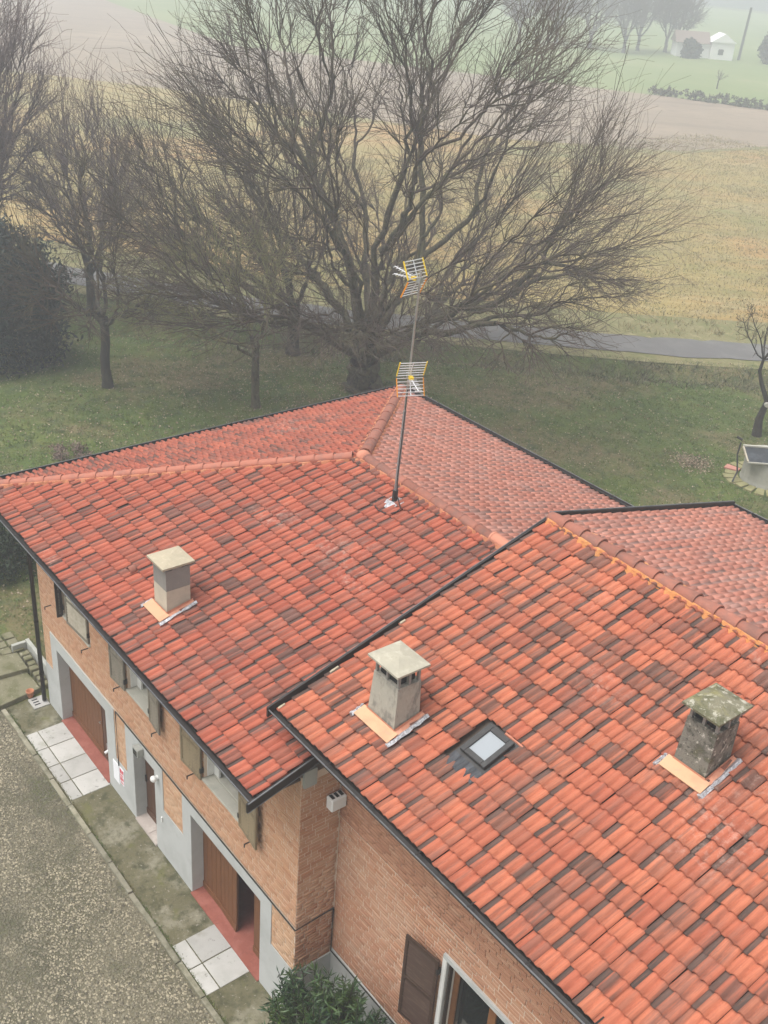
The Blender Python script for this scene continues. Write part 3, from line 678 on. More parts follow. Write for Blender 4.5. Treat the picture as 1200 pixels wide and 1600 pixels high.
def upper_window(h, depth=.55, reveal=True):
    x0, x1, z0, z1 = h
    wdw = MB().box(x0-.005, x0+.05, Y0+depth-.05, Y0+depth, z0, z1).box(x1-.05, x1+.005, Y0+depth-.05, Y0+depth, z0, z1).box(x0+.051, x1-.051, Y0+depth-.05, Y0+depth, z1-.06, z1).box(x0+.051, x1-.051, Y0+depth-.05, Y0+depth, z0+.02, z0+.09).box((x0+x1)/2-.03, (x0+x1)/2+.03, Y0+depth-.05, Y0+depth, z0+.091, z1-.061).build('window', M['white_paint'], house_a)
    MB().box(x0+.051, (x0+x1)/2-.031, Y0+depth-.03, Y0+depth-.02, z0+.091, z1-.061).build('pane', M['glass_dark'], wdw)
    MB().box((x0+x1)/2+.031, x1-.051, Y0+depth-.03, Y0+depth-.02, z0+.091, z1-.061).build('pane', M['glass_dark'], wdw)
    MB().box(x0-.03, x1+.03, Y0-.05, Y0+.17, z0-.03, z0+.012).build('sill', M['sill_stone'], wdw, bevel=.006)
    MB().box(x0+.002, x1-.002, Y0+.172, Y0+depth-.002, z0-.03, z0+.03).build('inner_sill', M['sill_stone'], wdw, bevel=.004)
    MB().box(x0+.0005, x0+.03, Y0+.06, Y0+depth-.052, z0+.031, z1-.001).build('reveal', M['white_paint'], wdw)
    MB().box(x1-.03, x1-.0005, Y0+.06, Y0+depth-.052, z0+.031, z1-.001).build('reveal', M['white_paint'], wdw)
    MB().box(x0+.031, x1-.031, Y0+.06, Y0+depth-.052, z1-.03, z1-.001).build('reveal_top', M['white_paint'], wdw)
    MB().box(x0+.032, x0+.20, Y0+.19, Y0+.23, z0+.032, z1-.032).build('casement', M['white_paint'], wdw)
    return wdw
for h in (W2, W3): upper_window(h)
ws = upper_window(W1)
slat_shutter(W2[0], .58, 3.40, 4.72, -1, M['shutter_grey'], M['shutter_grey'], house_a, Y0-.045, .06)
slat_shutter(W2[1], .52, 3.40, 4.72, 1, M['shutter_grey'], M['shutter_grey'], house_a, Y0-.045, .10)
slat_shutter(W3[0], .68, 3.40, 4.72, -1, M['shutter_olive'], M['shutter_olive'], house_a, Y0-.045, .05)
slat_shutter(W3[1], .66, 3.40, 4.72, 1, M['shutter_olive'], M['shutter_olive'], house_a, Y0-.045, .10)
# first window: one leaf standing straight out, the other pulled to
slat_shutter(W1[0]+.03, .14, 3.40, 4.72, -1, M['shutter_grey'], M['post_brown'], house_a, Y0-.02, 1.45, label='weathered shutter leaf standing straight out from the wall')
slat_shutter(W1[1]-.03, .98, 3.44, 4.72, -1, M['shutter_pale'], M['shutter_grey'], house_a, Y0-.005, .06, label='pale weathered shutter leaf pulled shut')
for x in (-19.9, -17.95, -16.4, -14.75, -13.35, -11.35):
    MB().bar((x, Y0-.005, 3.27), (x, Y0-.16, 3.27), .018, .018).bar((x, Y0-.16, 3.20), (x, Y0-.16, 3.28), .018, .018).build('shutter_catch', M['iron'], house_a)

# right wing window
jambs(WR, Y1-.03, Y1+.318, M['white_paint'], house_b, True, 'window_jamb')
MB().box(WR[0]-.07, WR[1]+.07, Y1-.04, Y1-.0005, WR[3]+.001, WR[3]+.085).build('lintel', M['plaster'], house_b)
MB().box(WR[0]-.075, WR[0]-.001, Y1-.035, Y1-.0005, WR[2], WR[3]).build('window_surround', M['white_paint'], house_b)
MB().box(WR[1]+.001, WR[1]+.075, Y1-.035, Y1-.0005, WR[2], WR[3]).build('window_surround', M['white_paint'], house_b)
MB().box(WR[0]-.09, WR[1]+.09, Y1-.09, Y1+.2, WR[2]-.06, WR[2]-.001).build('window_sill', M['sill_stone'], house_b, bevel=.006)
MB().box(WR[0]+.06, WR[0]+.085, Y1-.02, Y1+.05, WR[2], WR[3]-.013).build('mosquito_rail', M['post_brown'], house_b)
wx0, wx1, wy = WR[0]+.013, WR[1]-.013, Y1+.17
wdw = MB().box(wx0, wx0+.10, wy, wy+.06, WR[2], WR[3]-.013).box(wx1-.10, wx1, wy, wy+.06, WR[2], WR[3]-.013).box(wx0+.101, wx1-.101, wy, wy+.06, WR[3]-.10, WR[3]-.013).box(wx0+.101, wx1-.101, wy, wy+.06, WR[2], WR[2]+.10).box((wx0+wx1)/2-.07, (wx0+wx1)/2+.07, wy, wy+.06, WR[2]+.101, WR[3]-.101).build('window', M['window_wood'], house_b)
MB().box(wx0+.101, (wx0+wx1)/2-.071, wy+.025, wy+.035, WR[2]+.101, WR[3]-.101).build('pane', M['glass_dark'], wdw)
MB().box((wx0+wx1)/2+.071, wx1-.101, wy+.025, wy+.035, WR[2]+.101, WR[3]-.101).build('pane', M['glass_dark'], wdw)
slat_shutter(WR[0]-.10, .66, 2.10, 3.86, -1, M['shutter_brown'], M['shutter_brown'], house_b, Y1-.06, .13, 26)

# ------------------------------------------------------------------ roofs
TW, TE, TLn = .306, .300, .365
TS = np.array([0, .02, .10, .19, .225, .29, .37, .46, .54, .60, .645, .70, .79, .88, .95, 1.0])
TH = np.array([.004, -.003, -.006, -.003, .008, .034, .050, .050, .034, .009, .007, .030, .044, .044, .032, .012])
NT = len(TS)
def tile_local(lift=.03):
    top = np.stack([TS*TW, np.zeros(NT), TH+lift], 1); bot = np.stack([TS*TW, np.full(NT, TLn), TH], 1)
    lip = np.stack([TS*TW, np.full(NT, .004), TH+lift-.034], 1)
    V = np.concatenate([top, bot, lip]); i = np.arange(NT-1)
    F = np.concatenate([np.stack([i, i+1, NT+i+1, NT+i], 1), np.stack([2*NT+i, 2*NT+i+1, i+1, i], 1)])
    uv = np.concatenate([np.stack([TS, np.zeros(NT)], 1), np.stack([TS, np.ones(NT)], 1), np.stack([TS, np.zeros(NT)], 1)])
    return V, F, uv
TV, TF, TUV = tile_local(.050)

class Roof:
    def __init__(s): s.t = []                          # (origin, eu, ev, en, clip function or None, material name, u, v)
    def slope(s, O, eu, ev, width, length, mname, lo=None, hi=None, skip=None):
        """lo(v), hi(v): limits of u at height v along the slope; skip: rectangles (u0,u1,v0,v1) left open"""
        O = np.array(O, float); eu = np.array(eu, float); ev = np.array(ev, float); ev /= np.linalg.norm(ev); en = np.cross(eu, ev)
        for r in range(int(math.ceil(length/TE))):
            v = r*TE
            for c in range(-1, int(width/TW)+2):
                u = c*TW
                a = lo(v) if lo else 0.0; b = hi(v) if hi else width
                a2 = lo(v+TE) if lo else 0.0; b2 = hi(v+TE) if hi else width
                if u+TW < min(a, a2)+.01 or u > max(b, b2)-.01: continue
                if skip and any(q[0] < u+TW/2 < q[1] and q[2] < v+TE/2 < q[3] for q in skip): continue
                whole = u >= max(a, a2)-.001 and u+TW <= min(b, b2)+.001 and v+TLn <= length+.02
                s.t.append((O, eu, ev, en, u, v, whole, lo, hi, width, length, mname))
    def emit(s, roof, limit):
        n = len(s.t); P = np.array([t[0]+t[1]*(t[4]+TW/2)+t[2]*(t[5]+TE/2) for t in s.t]); d = P-CAM; zc = d@fw
        px = (d@rt)/zc*FPX+600; py = 800-(d@up)/zc*FPX
        ok = (px > 0) & (px < 1200) & (py > 0) & (py < 1600) & np.array([t[6] for t in s.t])
        facing = np.array([-(t[3]@dd)/np.linalg.norm(dd) for t, dd in zip(s.t, d)])
        order = np.argsort(np.where(ok, -facing/zc**2, 1e6)); single = set(order[:limit].tolist())
        shared = {}; groups = {}
        for i, (O, eu, ev, en, u, v, whole, lo, hi, width, length, mname) in enumerate(s.t):
            wild = 2.5 if random.random() < .06 else 1.0; dz = random.gauss(0, .003)*wild; tw = random.gauss(0, .010)*wild; sl = random.gauss(0, .005)
            o = O+eu*(u+sl)+ev*(v+random.gauss(0, .007)*wild)+en*dz
            e1 = eu*math.cos(tw)+ev*math.sin(tw); e2 = ev*math.cos(tw)-eu*math.sin(tw)
            if i in single:
                if mname not in shared:
                    me = raw_mesh('roof_tile', TV*np.array([1, 1, .6 if mname == 'tile_back' else 1.0]), TF, {'tuv': np.c_[TUV, np.zeros(len(TUV))]}, smooth=False); me.materials.append(M[mname]); shared[mname] = me
                ob = bpy.data.objects.new('roof_tile', shared[mname]); COL.objects.link(ob)
                ob.matrix_world = Matrix([[e1[k], e2[k], en[k], o[k]] for k in range(3)] + [[0, 0, 0, 1]]); ob.parent = roof
            else:
                lv = TV.copy()
                if mname == 'tile_back': lv[:, 2] *= .6
                if not whole:
                    vv = np.clip(v+lv[:, 1], 0, length); lv[:, 1] = vv-v
                    uu = u+lv[:, 0]
                    uu = np.maximum(uu, lo(vv) if lo else 0.0); uu = np.minimum(uu, hi(vv) if hi else width); lv[:, 0] = uu-u
                V_ = o + lv[:, :1]*e1+lv[:, 1:2]*e2+lv[:, 2:]*en
                groups.setdefault(mname, []).append(V_)
        for mname, L in groups.items():
            k = len(L); nv = len(TV)
            F = (np.arange(k)[:, None, None]*nv+TF[None]).reshape(-1, 4)
            sd_ = RNG.random(k)*60
            uv = np.concatenate([np.tile(TUV, (k, 1)), np.repeat(sd_, nv)[:, None]], 1)
            o = link('tiling', raw_mesh('tiling', np.concatenate(L), F, {'tuv': uv}), M[mname], roof); tag(o, kind='stuff')

# left wing: hipped at the far left end
EF, EB, EL, ER = 6.27, 18.25, -21.44, -9.93         # tile edges: front, back, left end, right end
ZE, YR, ZR, XA = 5.79, 12.27, 7.57, -15.47         # eave, ridge line, ridge height, apex
run = YR-EF; sl = math.hypot(run, ZR-ZE)
evF = np.array([0, run, ZR-ZE]); evB = np.array([0, -(EB-YR), ZR-ZE]); evL = np.array([XA-EL, 0, ZR-ZE])
kh = (XA-EL)/sl
roof_a = MB().add([(EL+.1, EF+.1, ZE-.05), (ER-.05, EF+.1, ZE-.05), (ER-.05, YR, ZR-.05), (XA, YR, ZR-.05), (EL+.1, EB-.1, ZE-.05), (ER-.05, EB-.1, ZE-.05)],
                  [(0, 1, 2, 3), (4, 3, 2, 5), (0, 3, 4)]).build('roof', M['soffit'], house_a)
ra = Roof()
CH1 = (-14.86, -14.38, 7.20, 7.68)
ra.slope((EL, EF, ZE), (1, 0, 0), evF, ER-EL, sl, 'tile_left', lo=lambda v: kh*v)
ra.slope((ER, EB, ZE), (-1, 0, 0), evB, ER-EL, sl, 'tile_back', hi=lambda v: (ER-EL)-kh*v)
kh2 = (YR-EF)/sl
ra.slope((EL, EB, ZE), (0, -1, 0), evL, EB-EF, sl, 'tile_left', lo=lambda v: kh2*v, hi=lambda v: (EB-EF)-kh2*v)
ra.emit(roof_a, 300)

# right wing
FB, FR, FL = 7.09, 12.70, -10.64
ZB, ZRB = 6.59, 8.32
XE = 3.4; BB, ZBB = 18.38, 6.95
slf = math.hypot(FR-FB, ZRB-ZB); slb = math.hypot(BB-FR, ZRB-ZBB)
roof_b = MB().add([(FL+.05, FB+.1, ZB-.05), (XE-.05, FB+.1, ZB-.05), (XE-.05, FR, ZRB-.05), (FL+.05, FR, ZRB-.05), (FL+.05, BB-.1, ZBB-.05), (XE-.05, BB-.1, ZBB-.05)],
                  [(0, 1, 2, 3), (3, 2, 5, 4)]).build('roof', M['soffit'], house_b)
rb = Roof()
vF = lambda y: (y-FB)/(FR-FB)*slf
skyl = [(-8.10-FL, -7.60-FL, vF(8.25), vF(9.02))]
rb.slope((FL, FB, ZB), (1, 0, 0), (0, FR-FB, ZRB-ZB), XE-FL, slf, 'tile_right', skip=skyl)
rb.slope((XE, BB, ZBB), (-1, 0, 0), (0, -(BB-FR), ZRB-ZBB), XE-FL, slb, 'tile_back')
rb.emit(roof_b, 300)

def cap_line(a, b, parent, m, r=.125, step=.39, flat=.8, first=None, lift=.0, rim=1.05):
    """overlapping half-round cap tiles from a to b"""
    a = Vector(a); b = Vector(b); D = (b-a); n = max(1, int(round(D.length/step))); d = D.normalized()
    side = d.cross(Vector((0, 0, 1))).normalized(); nn = side.cross(d).normalized()
    for k in range(n):
        rings = []
        for t, rr, hz in ((-.02, r*rim, .020), (.06, r*rim, .020), (.07, r*(rim-.05), .015), (1.03, r*.94, .0)):
            p = a + D*((k+t)/n); ring = []
            for q in range(11):
                th = math.pi*(-.08+1.16*q/10); ring.append(p + side*(math.cos(th)*rr) + nn*(math.sin(th)*rr*flat+hz+lift))
            rings.append(ring)
        mb = MB()
        for i in range(3):
            V_ = rings[i]+rings[i+1]; mb.add(V_, [(q, q+1, 12+q, 11+q) for q in range(10)])
        c0 = rings[0]; inner = [c0[q]+(a+D*((k-.02)/n)-c0[q])*.2 for q in range(11)]
        mb.add(c0+inner, [(q, q+1, 12+q, 11+q) for q in range(10)])
        mb.build('cap_tile', first if (first and k < 1) else m, parent, smooth=True)
    return
def mortar_line(a, b, parent, w_, h, seed, m=None, off=0.0):
    r = random.Random(seed); a = Vector(a); b = Vector(b); D = b-a; n = max(3, int(D.length/.12))
    side = D.normalized().cross(Vector((0, 0, 1))).normalized(); mb = MB(); rings = []
    for i in range(n+1):
        p = a + D*(i/n) + side*off; ww = w_*(1+.22*math.sin(i*2.05)+r.uniform(-.12, .12))
        rings.append([p-side*ww+Vector((0, 0, -.10)), p-side*ww*.7+Vector((0, 0, h)), p+side*ww*.7+Vector((0, 0, h)), p+side*ww+Vector((0, 0, -.10))])
    mb.loft(rings).build('mortar_bed', m or M['mortar_orange'], parent)
ca = roof_a
apex = (XA, YR, ZR+.03)
cap_line((XA+.15, YR, ZR+.02), (-11.55, YR, ZR+.02), roof_a, M['cap_tile_dark'], .115, .40)
cap_line((-11.55, YR, ZR+.04), (-9.99, YR, ZR+.02), roof_a, M['cap_tile_new'], .12, .52)
cap_line((XA-.15, YR-.15, ZR+.0), (EL+.02, EF+.02, ZE+.04), roof_a, M['cap_tile'], .105, .40)
cap_line((XA-.12, YR+.15, ZR+.0), (EL+.02, EB-.02, ZE+.04), roof_a, M['cap_tile_dark'], .135, 1.1, rim=1.0)
mortar_line((XA, YR, ZR+.01), (-10.0, YR, ZR+.01), roof_a, .17, .035, 1, M['mortar_dull'])
mortar_line((XA, YR, ZR+.01), (EL+.05, EF+.05, ZE+.05), roof_a, .18, .035, 2, M['mortar_dull'])
mortar_line((XA, YR, ZR+.01), (EL+.05, EB-.05, ZE+.05), roof_a, .20, .035, 3, M['mortar_dull'])
# knot where ridge and hips meet
kb = MB(); kr = []
for t in range(6):
    th = t/5*math.pi/2; rr = .16*math.cos(th)+.001
    kr.append([Vector((XA+.02+rr*math.cos(q*math.pi/6), YR+rr*math.sin(q*math.pi/6), ZR+.02+.15*math.sin(th))) for q in range(12)])
kb.loft(kr).build('ridge_knot', M['cap_tile_new'], roof_a, smooth=True)
cap_line((XE, FR, ZRB+.02), (FL-.02, FR, ZRB+.02), roof_b, M['cap_tile_dark'], .125, .392, rim=1.16)
mortar_line((FL+.02, FR, ZRB+.005), (XE, FR, ZRB+.005), roof_b, .21, .042, 4)

# gutters: swept half round, lip, brackets
def gutter(a, b, out, parent, name='gutter', w_=.13, step=1.0):
    """a, b: end points of the OUTER lip; out: unit vector pointing away from the roof"""
    a = Vector(a); b = Vector(b); o = Vector(out); r = w_/2; rings = []
    for p in (a, b):
        c = p - o*r; ring = []
        for k in range(9):
            th = math.pi*k/8; ring.append(c + o*(math.cos(th)*r) - Vector((0, 0, math.sin(th)*r*1.25)))
        for k in range(8, -1, -1):
            th = math.pi*k/8; ring.append(c + o*(math.cos(th)*(r-.006)) - Vector((0, 0, math.sin(th)*(r*1.25-.006))))
        rings.append(ring)
    g = MB().loft(rings).build(name, M['gutter'], parent)
    MB().tube([a, b], .0115, 6).build('gutter_lip', M['gutter_lip'], g)
    n = int((b-a).length/step)
    for k in range(n):
        p = a + (b-a)*((k+.5)/n)
        MB().bar(p+Vector((0, 0, .008)), p-o*(w_+.10)+Vector((0, 0, .03)), .022, .006).build('bracket', M['gutter'], g)
    return g
GA = gutter((-21.59, 6.15, 5.83), (-9.90, 6.15, 5.83), (0, -1, 0), house_a)
gutter((-21.59, 18.40, 5.855), (-21.59, 6.15, 5.855), (-1, 0, 0), house_a)
gutter((-21.59, 18.40, 5.855), (-9.9, 18.40, 5.855), (0, 1, 0), house_a)
gutter((-10.71, 6.97, 6.63), (3.4, 6.97, 6.63), (0, -1, 0), house_b)
gutter((-10.71, 18.50, 7.0), (3.4, 18.50, 7.0), (0, 1, 0), house_b)
# soffits, fascias
MB().box(-21.44, -9.96, 6.285, Y0-.03, 5.70, 5.74).build('soffit', M['soffit'], house_a)
MB().box(-21.46, -9.94, 6.26, 6.284, 5.60, 5.77).build('fascia', M['fascia'], house_a)
MB().box(-21.44, XL-.001, 7.2, 18.25, 5.70, 5.74).build('soffit', M['soffit'], house_a)
MB().box(-21.47, -21.445, 6.29, 18.26, 5.60, 5.77).build('fascia', M['fascia'], house_a)
MB().box(-21.46, -9.94, 18.262, 18.285, 5.60, 5.77).build('fascia', M['fascia'], house_a)
MB().box(-10.60, 3.3, 7.12, Y1-.03, 6.47, 6.51).build('soffit', M['soffit'], house_b)
MB().box(-10.62, 3.3, 7.095, 7.118, 6.40, 6.57).build('fascia', M['fascia'], house_b)
# verge of the left roof beside the corner: dark board with a light drip edge
s_a = (ZR-ZE)/(YR-EF)
def zroofA(y): return ZE+s_a*(y-EF)
MB().add([(ER+.0, 6.12, ZE-.17), (ER+.035, 6.12, ZE-.17), (ER+.035, 7.92, zroofA(7.92)-.15), (ER, 7.92, zroofA(7.92)-.15),
          (ER, 6.12, ZE+.0), (ER+.035, 6.12, ZE+.0), (ER+.035, 7.92, zroofA(7.92)+.02), (ER, 7.92, zroofA(7.92)+.02)],
         [(0,1,2,3),(4,5,6,7),(0,1,5,4),(1,2,6,5),(2,3,7,6),(3,0,4,7)]).build('verge_board', M['fascia'], house_a)
MB().tube([(ER+.045, 6.13, ZE+.01), (ER+.045, 7.9, zroofA(7.9)+.03)], .012, 6).build('verge_trim', M['gutter_lip'], house_a)
MB().tube([(ER+.03, 6.13, ZE-.178), (ER+.03, 7.9, zroofA(7.9)-.158)], .012, 6).build('verge_drip', M['gutter_lip'], house_a)
mortar_line((ER-.06, 7.45, zroofA(7.45)+.03), (ER-.36, 7.48, zroofA(7.48)+.03), house_a, .055, .035, 9, M['white_paint'])
MB().box(XC+.0005, XC+.06, Y0+.02, Y0+.25, 5.53, 5.86).build('beam_end', M['concrete'], house_a)
# verge trim of the right roof
s_b = (ZRB-ZB)/(FR-FB)
def zB0(y): return ZB+s_b*(y-FB)
def verge(y0, z0, y1, z1, h0, h1, x0, x1, m):
    return MB().add([(x0, y0, z0+h0), (x1, y0, z0+h0), (x1, y1, z1+h0), (x0, y1, z1+h0), (x0, y0, z0+h1), (x1, y0, z0+h1), (x1, y1, z1+h1), (x0, y1, z1+h1)],
                    [(0,1,2,3),(4,5,6,7),(0,1,5,4),(1,2,6,5),(2,3,7,6),(3,0,4,7)]).build('verge_board', m, house_b)
verge(6.95, 6.655, FR, ZRB, -.16, .020, -10.71, -10.672, M['fascia'])
verge(FR, ZRB, 18.52, 6.96, -.16, .085, -10.71, -10.672, M['fascia'])
MB().tube([(-10.715, 6.97, 6.66), (-10.715, FR, ZRB+.03)], .010, 6).build('verge_trim', M['gutter_lip'], house_b)
MB().tube([(-10.705, FR, ZRB+.095), (-10.705, 18.5, 7.055)], .012, 6).build('verge_trim', M['gutter_lip'], house_b)
for k, (ya, yb) in enumerate(((7.1, 7.22), (8.05, 8.2), (9.4, 9.5))):
    mortar_line((FL+.02, ya, zB0(ya)+.03), (FL+.02, yb, zB0(yb)+.03), house_b, .022, .022, 12+k, M['cap_pale'])

# downpipe at the left corner
dp = MB().tube([(-20.72, 6.23, 5.74), (-20.72, 6.30, 5.55), (-20.72, 6.95, 5.25), (-20.72, 7.02, 5.05), (-20.72, 7.02, .08)], .052, 10).build('downpipe', M['gutter'], house_a, smooth=True)
for z in (4.2, 2.4, .9): MB().tube([(-20.72, 7.02, z-.025), (-20.72, 7.02, z+.025)], .060, 10).build('clamp', M['gutter'], dp)

# ------------------------------------------------------------------ chimneys
def ring(cx, cy, hx, hy, z): return [(cx-hx, cy-hy, z), (cx+hx, cy-hy, z), (cx+hx, cy+hy, z), (cx-hx, cy+hy, z)]
def chimney_cap(cx, cy, hx, hy, z, t, peak, m, parent):
    mb = MB().loft([ring(cx, cy, hx-.015, hy-.015, z), ring(cx, cy, hx, hy, z+.012), ring(cx, cy, hx, hy, z+t), ring(cx, cy, hx*.12, hy*.12, z+t+peak)])
    return mb.build('cap', m, parent)
def flashing(x0, x1, y0, y1, roofz, parent, right=True):
    """x0..x1, y0..y1: chimney foot on the roof; roofz(y) roof height"""
    f = MB()
    for (ya, yb, xa, xb, up0, up1) in ((y0-.20, y0-.005, x0-.08, x1+.10, .112, .122),):
        f.add([(xa, ya, roofz(ya)+up0), (xb, ya, roofz(ya)+up0), (xb, yb, roofz(yb)+up1), (xa, yb, roofz(yb)+up1),
               (xa, ya, roofz(ya)+up0-.012), (xb, ya, roofz(ya)+up0-.012), (xb, yb, roofz(yb)+up1-.012), (xa, yb, roofz(yb)+up1-.012)],
              [(0,1,2,3),(4,7,6,5),(0,4,5,1),(1,5,6,2),(2,6,7,3),(3,7,4,0)])
    f.build('apron_flashing', M['copper'], parent)
    u_ = MB()
    u_.add([(x0-.01, y0-.018, roofz(y0)), (x1+.02, y0-.018, roofz(y0)), (x1+.02, y0-.018, roofz(y0)+.15), (x0-.01, y0-.018, roofz(y0)+.15)], [(0,1,2,3)])
    u_.add([(x1+.022, y0-.02, roofz(y0)), (x1+.022, y1+.04, roofz(y1)), (x1+.022, y1+.04, roofz(y1)+.13), (x1+.022, y0-.02, roofz(y0)+.15)], [(0,1,2,3)])
    u_.add([(x1+.022, y0-.02, roofz(y0)+.09), (x1+.11, y0-.02, roofz(y0)+.09), (x1+.11, y1+.04, roofz(y1)+.09), (x1+.022, y1+.04, roofz(y1)+.09)], [(0,1,2,3)])
    u_.build('upstand', M['copper_red'], parent)
    r = random.Random(int(x0*100))
    for (pa, pb, w_) in (((x1+.12, y0-.22), (x1+.12, y1+.05), .042), ((x0-.11, y0-.22), (x0-.11, y0+.0), .042)):
        n = 9; rings = []
        for i in range(n):
            t = i/(n-1); xx = pa[0]+(pb[0]-pa[0])*t; yy = pa[1]+(pb[1]-pa[1])*t
            rings.append([(xx-w_+r.uniform(-.012, .012), yy, roofz(yy)+.075+r.uniform(0, .014)), (xx, yy, roofz(yy)+.098+r.uniform(0, .02)), (xx+w_+r.uniform(-.012, .012), yy, roofz(yy)+.075+r.uniform(0, .014)), (xx, yy, roofz(yy)+.02)])
        MB().loft(rings).build('foil_strip', M['foil'], parent)
def zroofB(y): return ZB+s_b*(y-FB)

# 1: square pipe-like chimney on the left wing
c1 = MB().loft([ring(-14.62, 7.44, .235, .235, 5.95), ring(-14.62, 7.44, .235, .235, 6.62)]).build('chimney', M['chimney_pale'], house_a)
c1['label'] = 'straight square chimney, grey above and pale below, on the hipped roof'
MB().loft([ring(-14.62, 7.44, .237, .237, 6.621), ring(-14.62, 7.44, .237, .237, 7.03)]).build('upper_shaft', M['chimney_grey'], c1)
MB().box(-14.43, -14.385, 7.33, 7.52, 7.031, 7.075).build('spacer', M['chimney_grey'], c1)
MB().box(-14.84, -14.80, 7.25, 7.45, 7.031, 7.075).build('spacer', M['chimney_grey'], c1)
MB().loft([ring(-14.62, 7.44, .18, .18, 7.032), ring(-14.62, 7.44, .18, .18, 7.09)]).build('flue', M['dark_void'], c1)
cp1 = chimney_cap(-14.62, 7.43, .30, .315, 7.085, .05, .05, M['cap_pale'], c1)
flashing(-14.855, -14.385, 7.205, 7.675, zroofA, c1)

# 2 and 3: flared shafts with open heads
def flared(cx, cy, hx, hy, zb, ztop, zcap, m, capm, capr, roofz, lab, taper=.86, legs=3):
    y0 = cy-hy
    c = MB().loft([ring(cx, cy, hx+.015, hy+.015, zb-.3), ring(cx, cy, hx, hy, zb+.12), ring(cx+.02, cy, hx*taper, hy*taper, ztop)]).build('chimney', m, house_b)
    c['label'] = lab
    hx2, hy2 = hx*taper, hy*taper
    MB().loft([ring(cx+.02, cy, hx2*.72, hy2*.72, ztop+.002), ring(cx+.02, cy, hx2*.72, hy2*.72, zcap-.002)]).build('flue', M['dark_void'], c)
    for sx in np.linspace(-1, 1, legs):
        for sy in (-1, 1):
            MB().box(cx+.02+sx*(hx2-.032)-.02, cx+.02+sx*(hx2-.032)+.02, cy+sy*(hy2-.03)-.02, cy+sy*(hy2-.03)+.02, ztop+.002, zcap-.002).build('pillar', M['chimney_grey'], c)
    for sx in (-1, 1):
        MB().box(cx+.02+sx*(hx2-.03)-.028, cx+.02+sx*(hx2-.03)+.028, cy-.02, cy+.02, ztop+.002, zcap-.002).build('pillar', M['chimney_grey'], c)
    chimney_cap(cx+.02, cy, *capr, zcap, .045, .075, capm, c)
    flashing(cx-hx, cx+hx, cy-hy, cy+hy, roofz, c)
    return c
flared(-9.26, 8.22, .31, .235, zroofB(8.0), 7.69, 7.93, M['chimney_a'], M['cap_grey'], (.345, .30), zroofB, 'grey rendered chimney with dark open head, nearest the roof edge', .90)
flared(-5.60, 10.48, .25, .255, zroofB(10.2), 8.40, 8.60, M['chimney_old'], M['cap_moss'], (.29, .355), zroofB, 'blackened mossy chimney with lichen on its cap', .93, 3)

# skylight
sk = MB(); ang = math.atan(s_b)
def SKP(x, y, n): return (x, y-math.sin(ang)*n, zroofB(y)+n*math.cos(ang))
def roof_box(mb, x0, x1, y0, y1, n0, n1):
    return mb.add([SKP(x0, y0, n0), SKP(x1, y0, n0), SKP(x1, y1, n0), SKP(x0, y1, n0), SKP(x0, y0, n1), SKP(x1, y0, n1), SKP(x1, y1, n1), SKP(x0, y1, n1)],
                  [(0,3,2,1),(4,5,6,7),(0,1,5,4),(1,2,6,5),(2,3,7,6),(3,0,4,7)])
X0s, X1s, Y0s, Y1s = -8.04, -7.54, 8.46, 9.02
skl = roof_box(roof_box(roof_box(roof_box(MB(), X0s, X0s+.085, Y0s, Y1s, -.1, .11), X1s-.085, X1s, Y0s, Y1s, -.1, .11), X0s+.086, X1s-.086, Y0s, Y0s+.085, -.1, .11), X0s+.086, X1s-.086, Y1s-.085, Y1s, -.1, .11).build('skylight', M['skyframe'], house_b, bevel=.006)
roof_box(MB(), X0s+.086, X1s-.086, Y0s+.086, Y1s-.086, .07, .085).build('pane', M['glass_sky'], skl)
roof_box(MB(), X0s-.05, X1s+.05, Y0s-.05, Y1s+.05, -.12, .045).build('collar', M['skyframe'], skl)
ap = MB(); n = 16; A_ = []; B_ = []
for i in range(n+1):
    x = -8.09+.63*i/n; wv = .014*math.sin(i*1.7); A_.append(SKP(x, 8.20+.012*math.sin(i*2.6), .035+wv)); B_.append(SKP(x, 8.41, .05+wv*.4))
ap.add(A_+B_, [(i, i+1, n+2+i, n+1+i) for i in range(n)]); ap.build('apron', M['zinc'], skl)
mortar_line(SKP(X0s+.25, Y1s+.05, .05), SKP(X1s+.10, Y1s+.05, .05), house_b, .022, .012, 22, M['cap_tile_new'])

# vent tile standing up on the left roof
mb = MB(); rings = []
for t, r_ in ((0, .085), (.5, .08), (1.0, .02)):
    p = Vector((-16.03, 7.26+.24*t, zroofA(7.26+.24*t)+.05)); rings.append([p+Vector((math.cos(math.pi*q/8)*r_*1.1, 0, math.sin(math.pi*q/8)*r_*1.25)) for q in range(9)])
for i in range(2): mb.add(rings[i]+rings[i+1], [(q, q+1, 10+q, 9+q) for q in range(8)])
vt = mb.build('vent_tile', M['cap_tile_dark'], house_a, smooth=True)

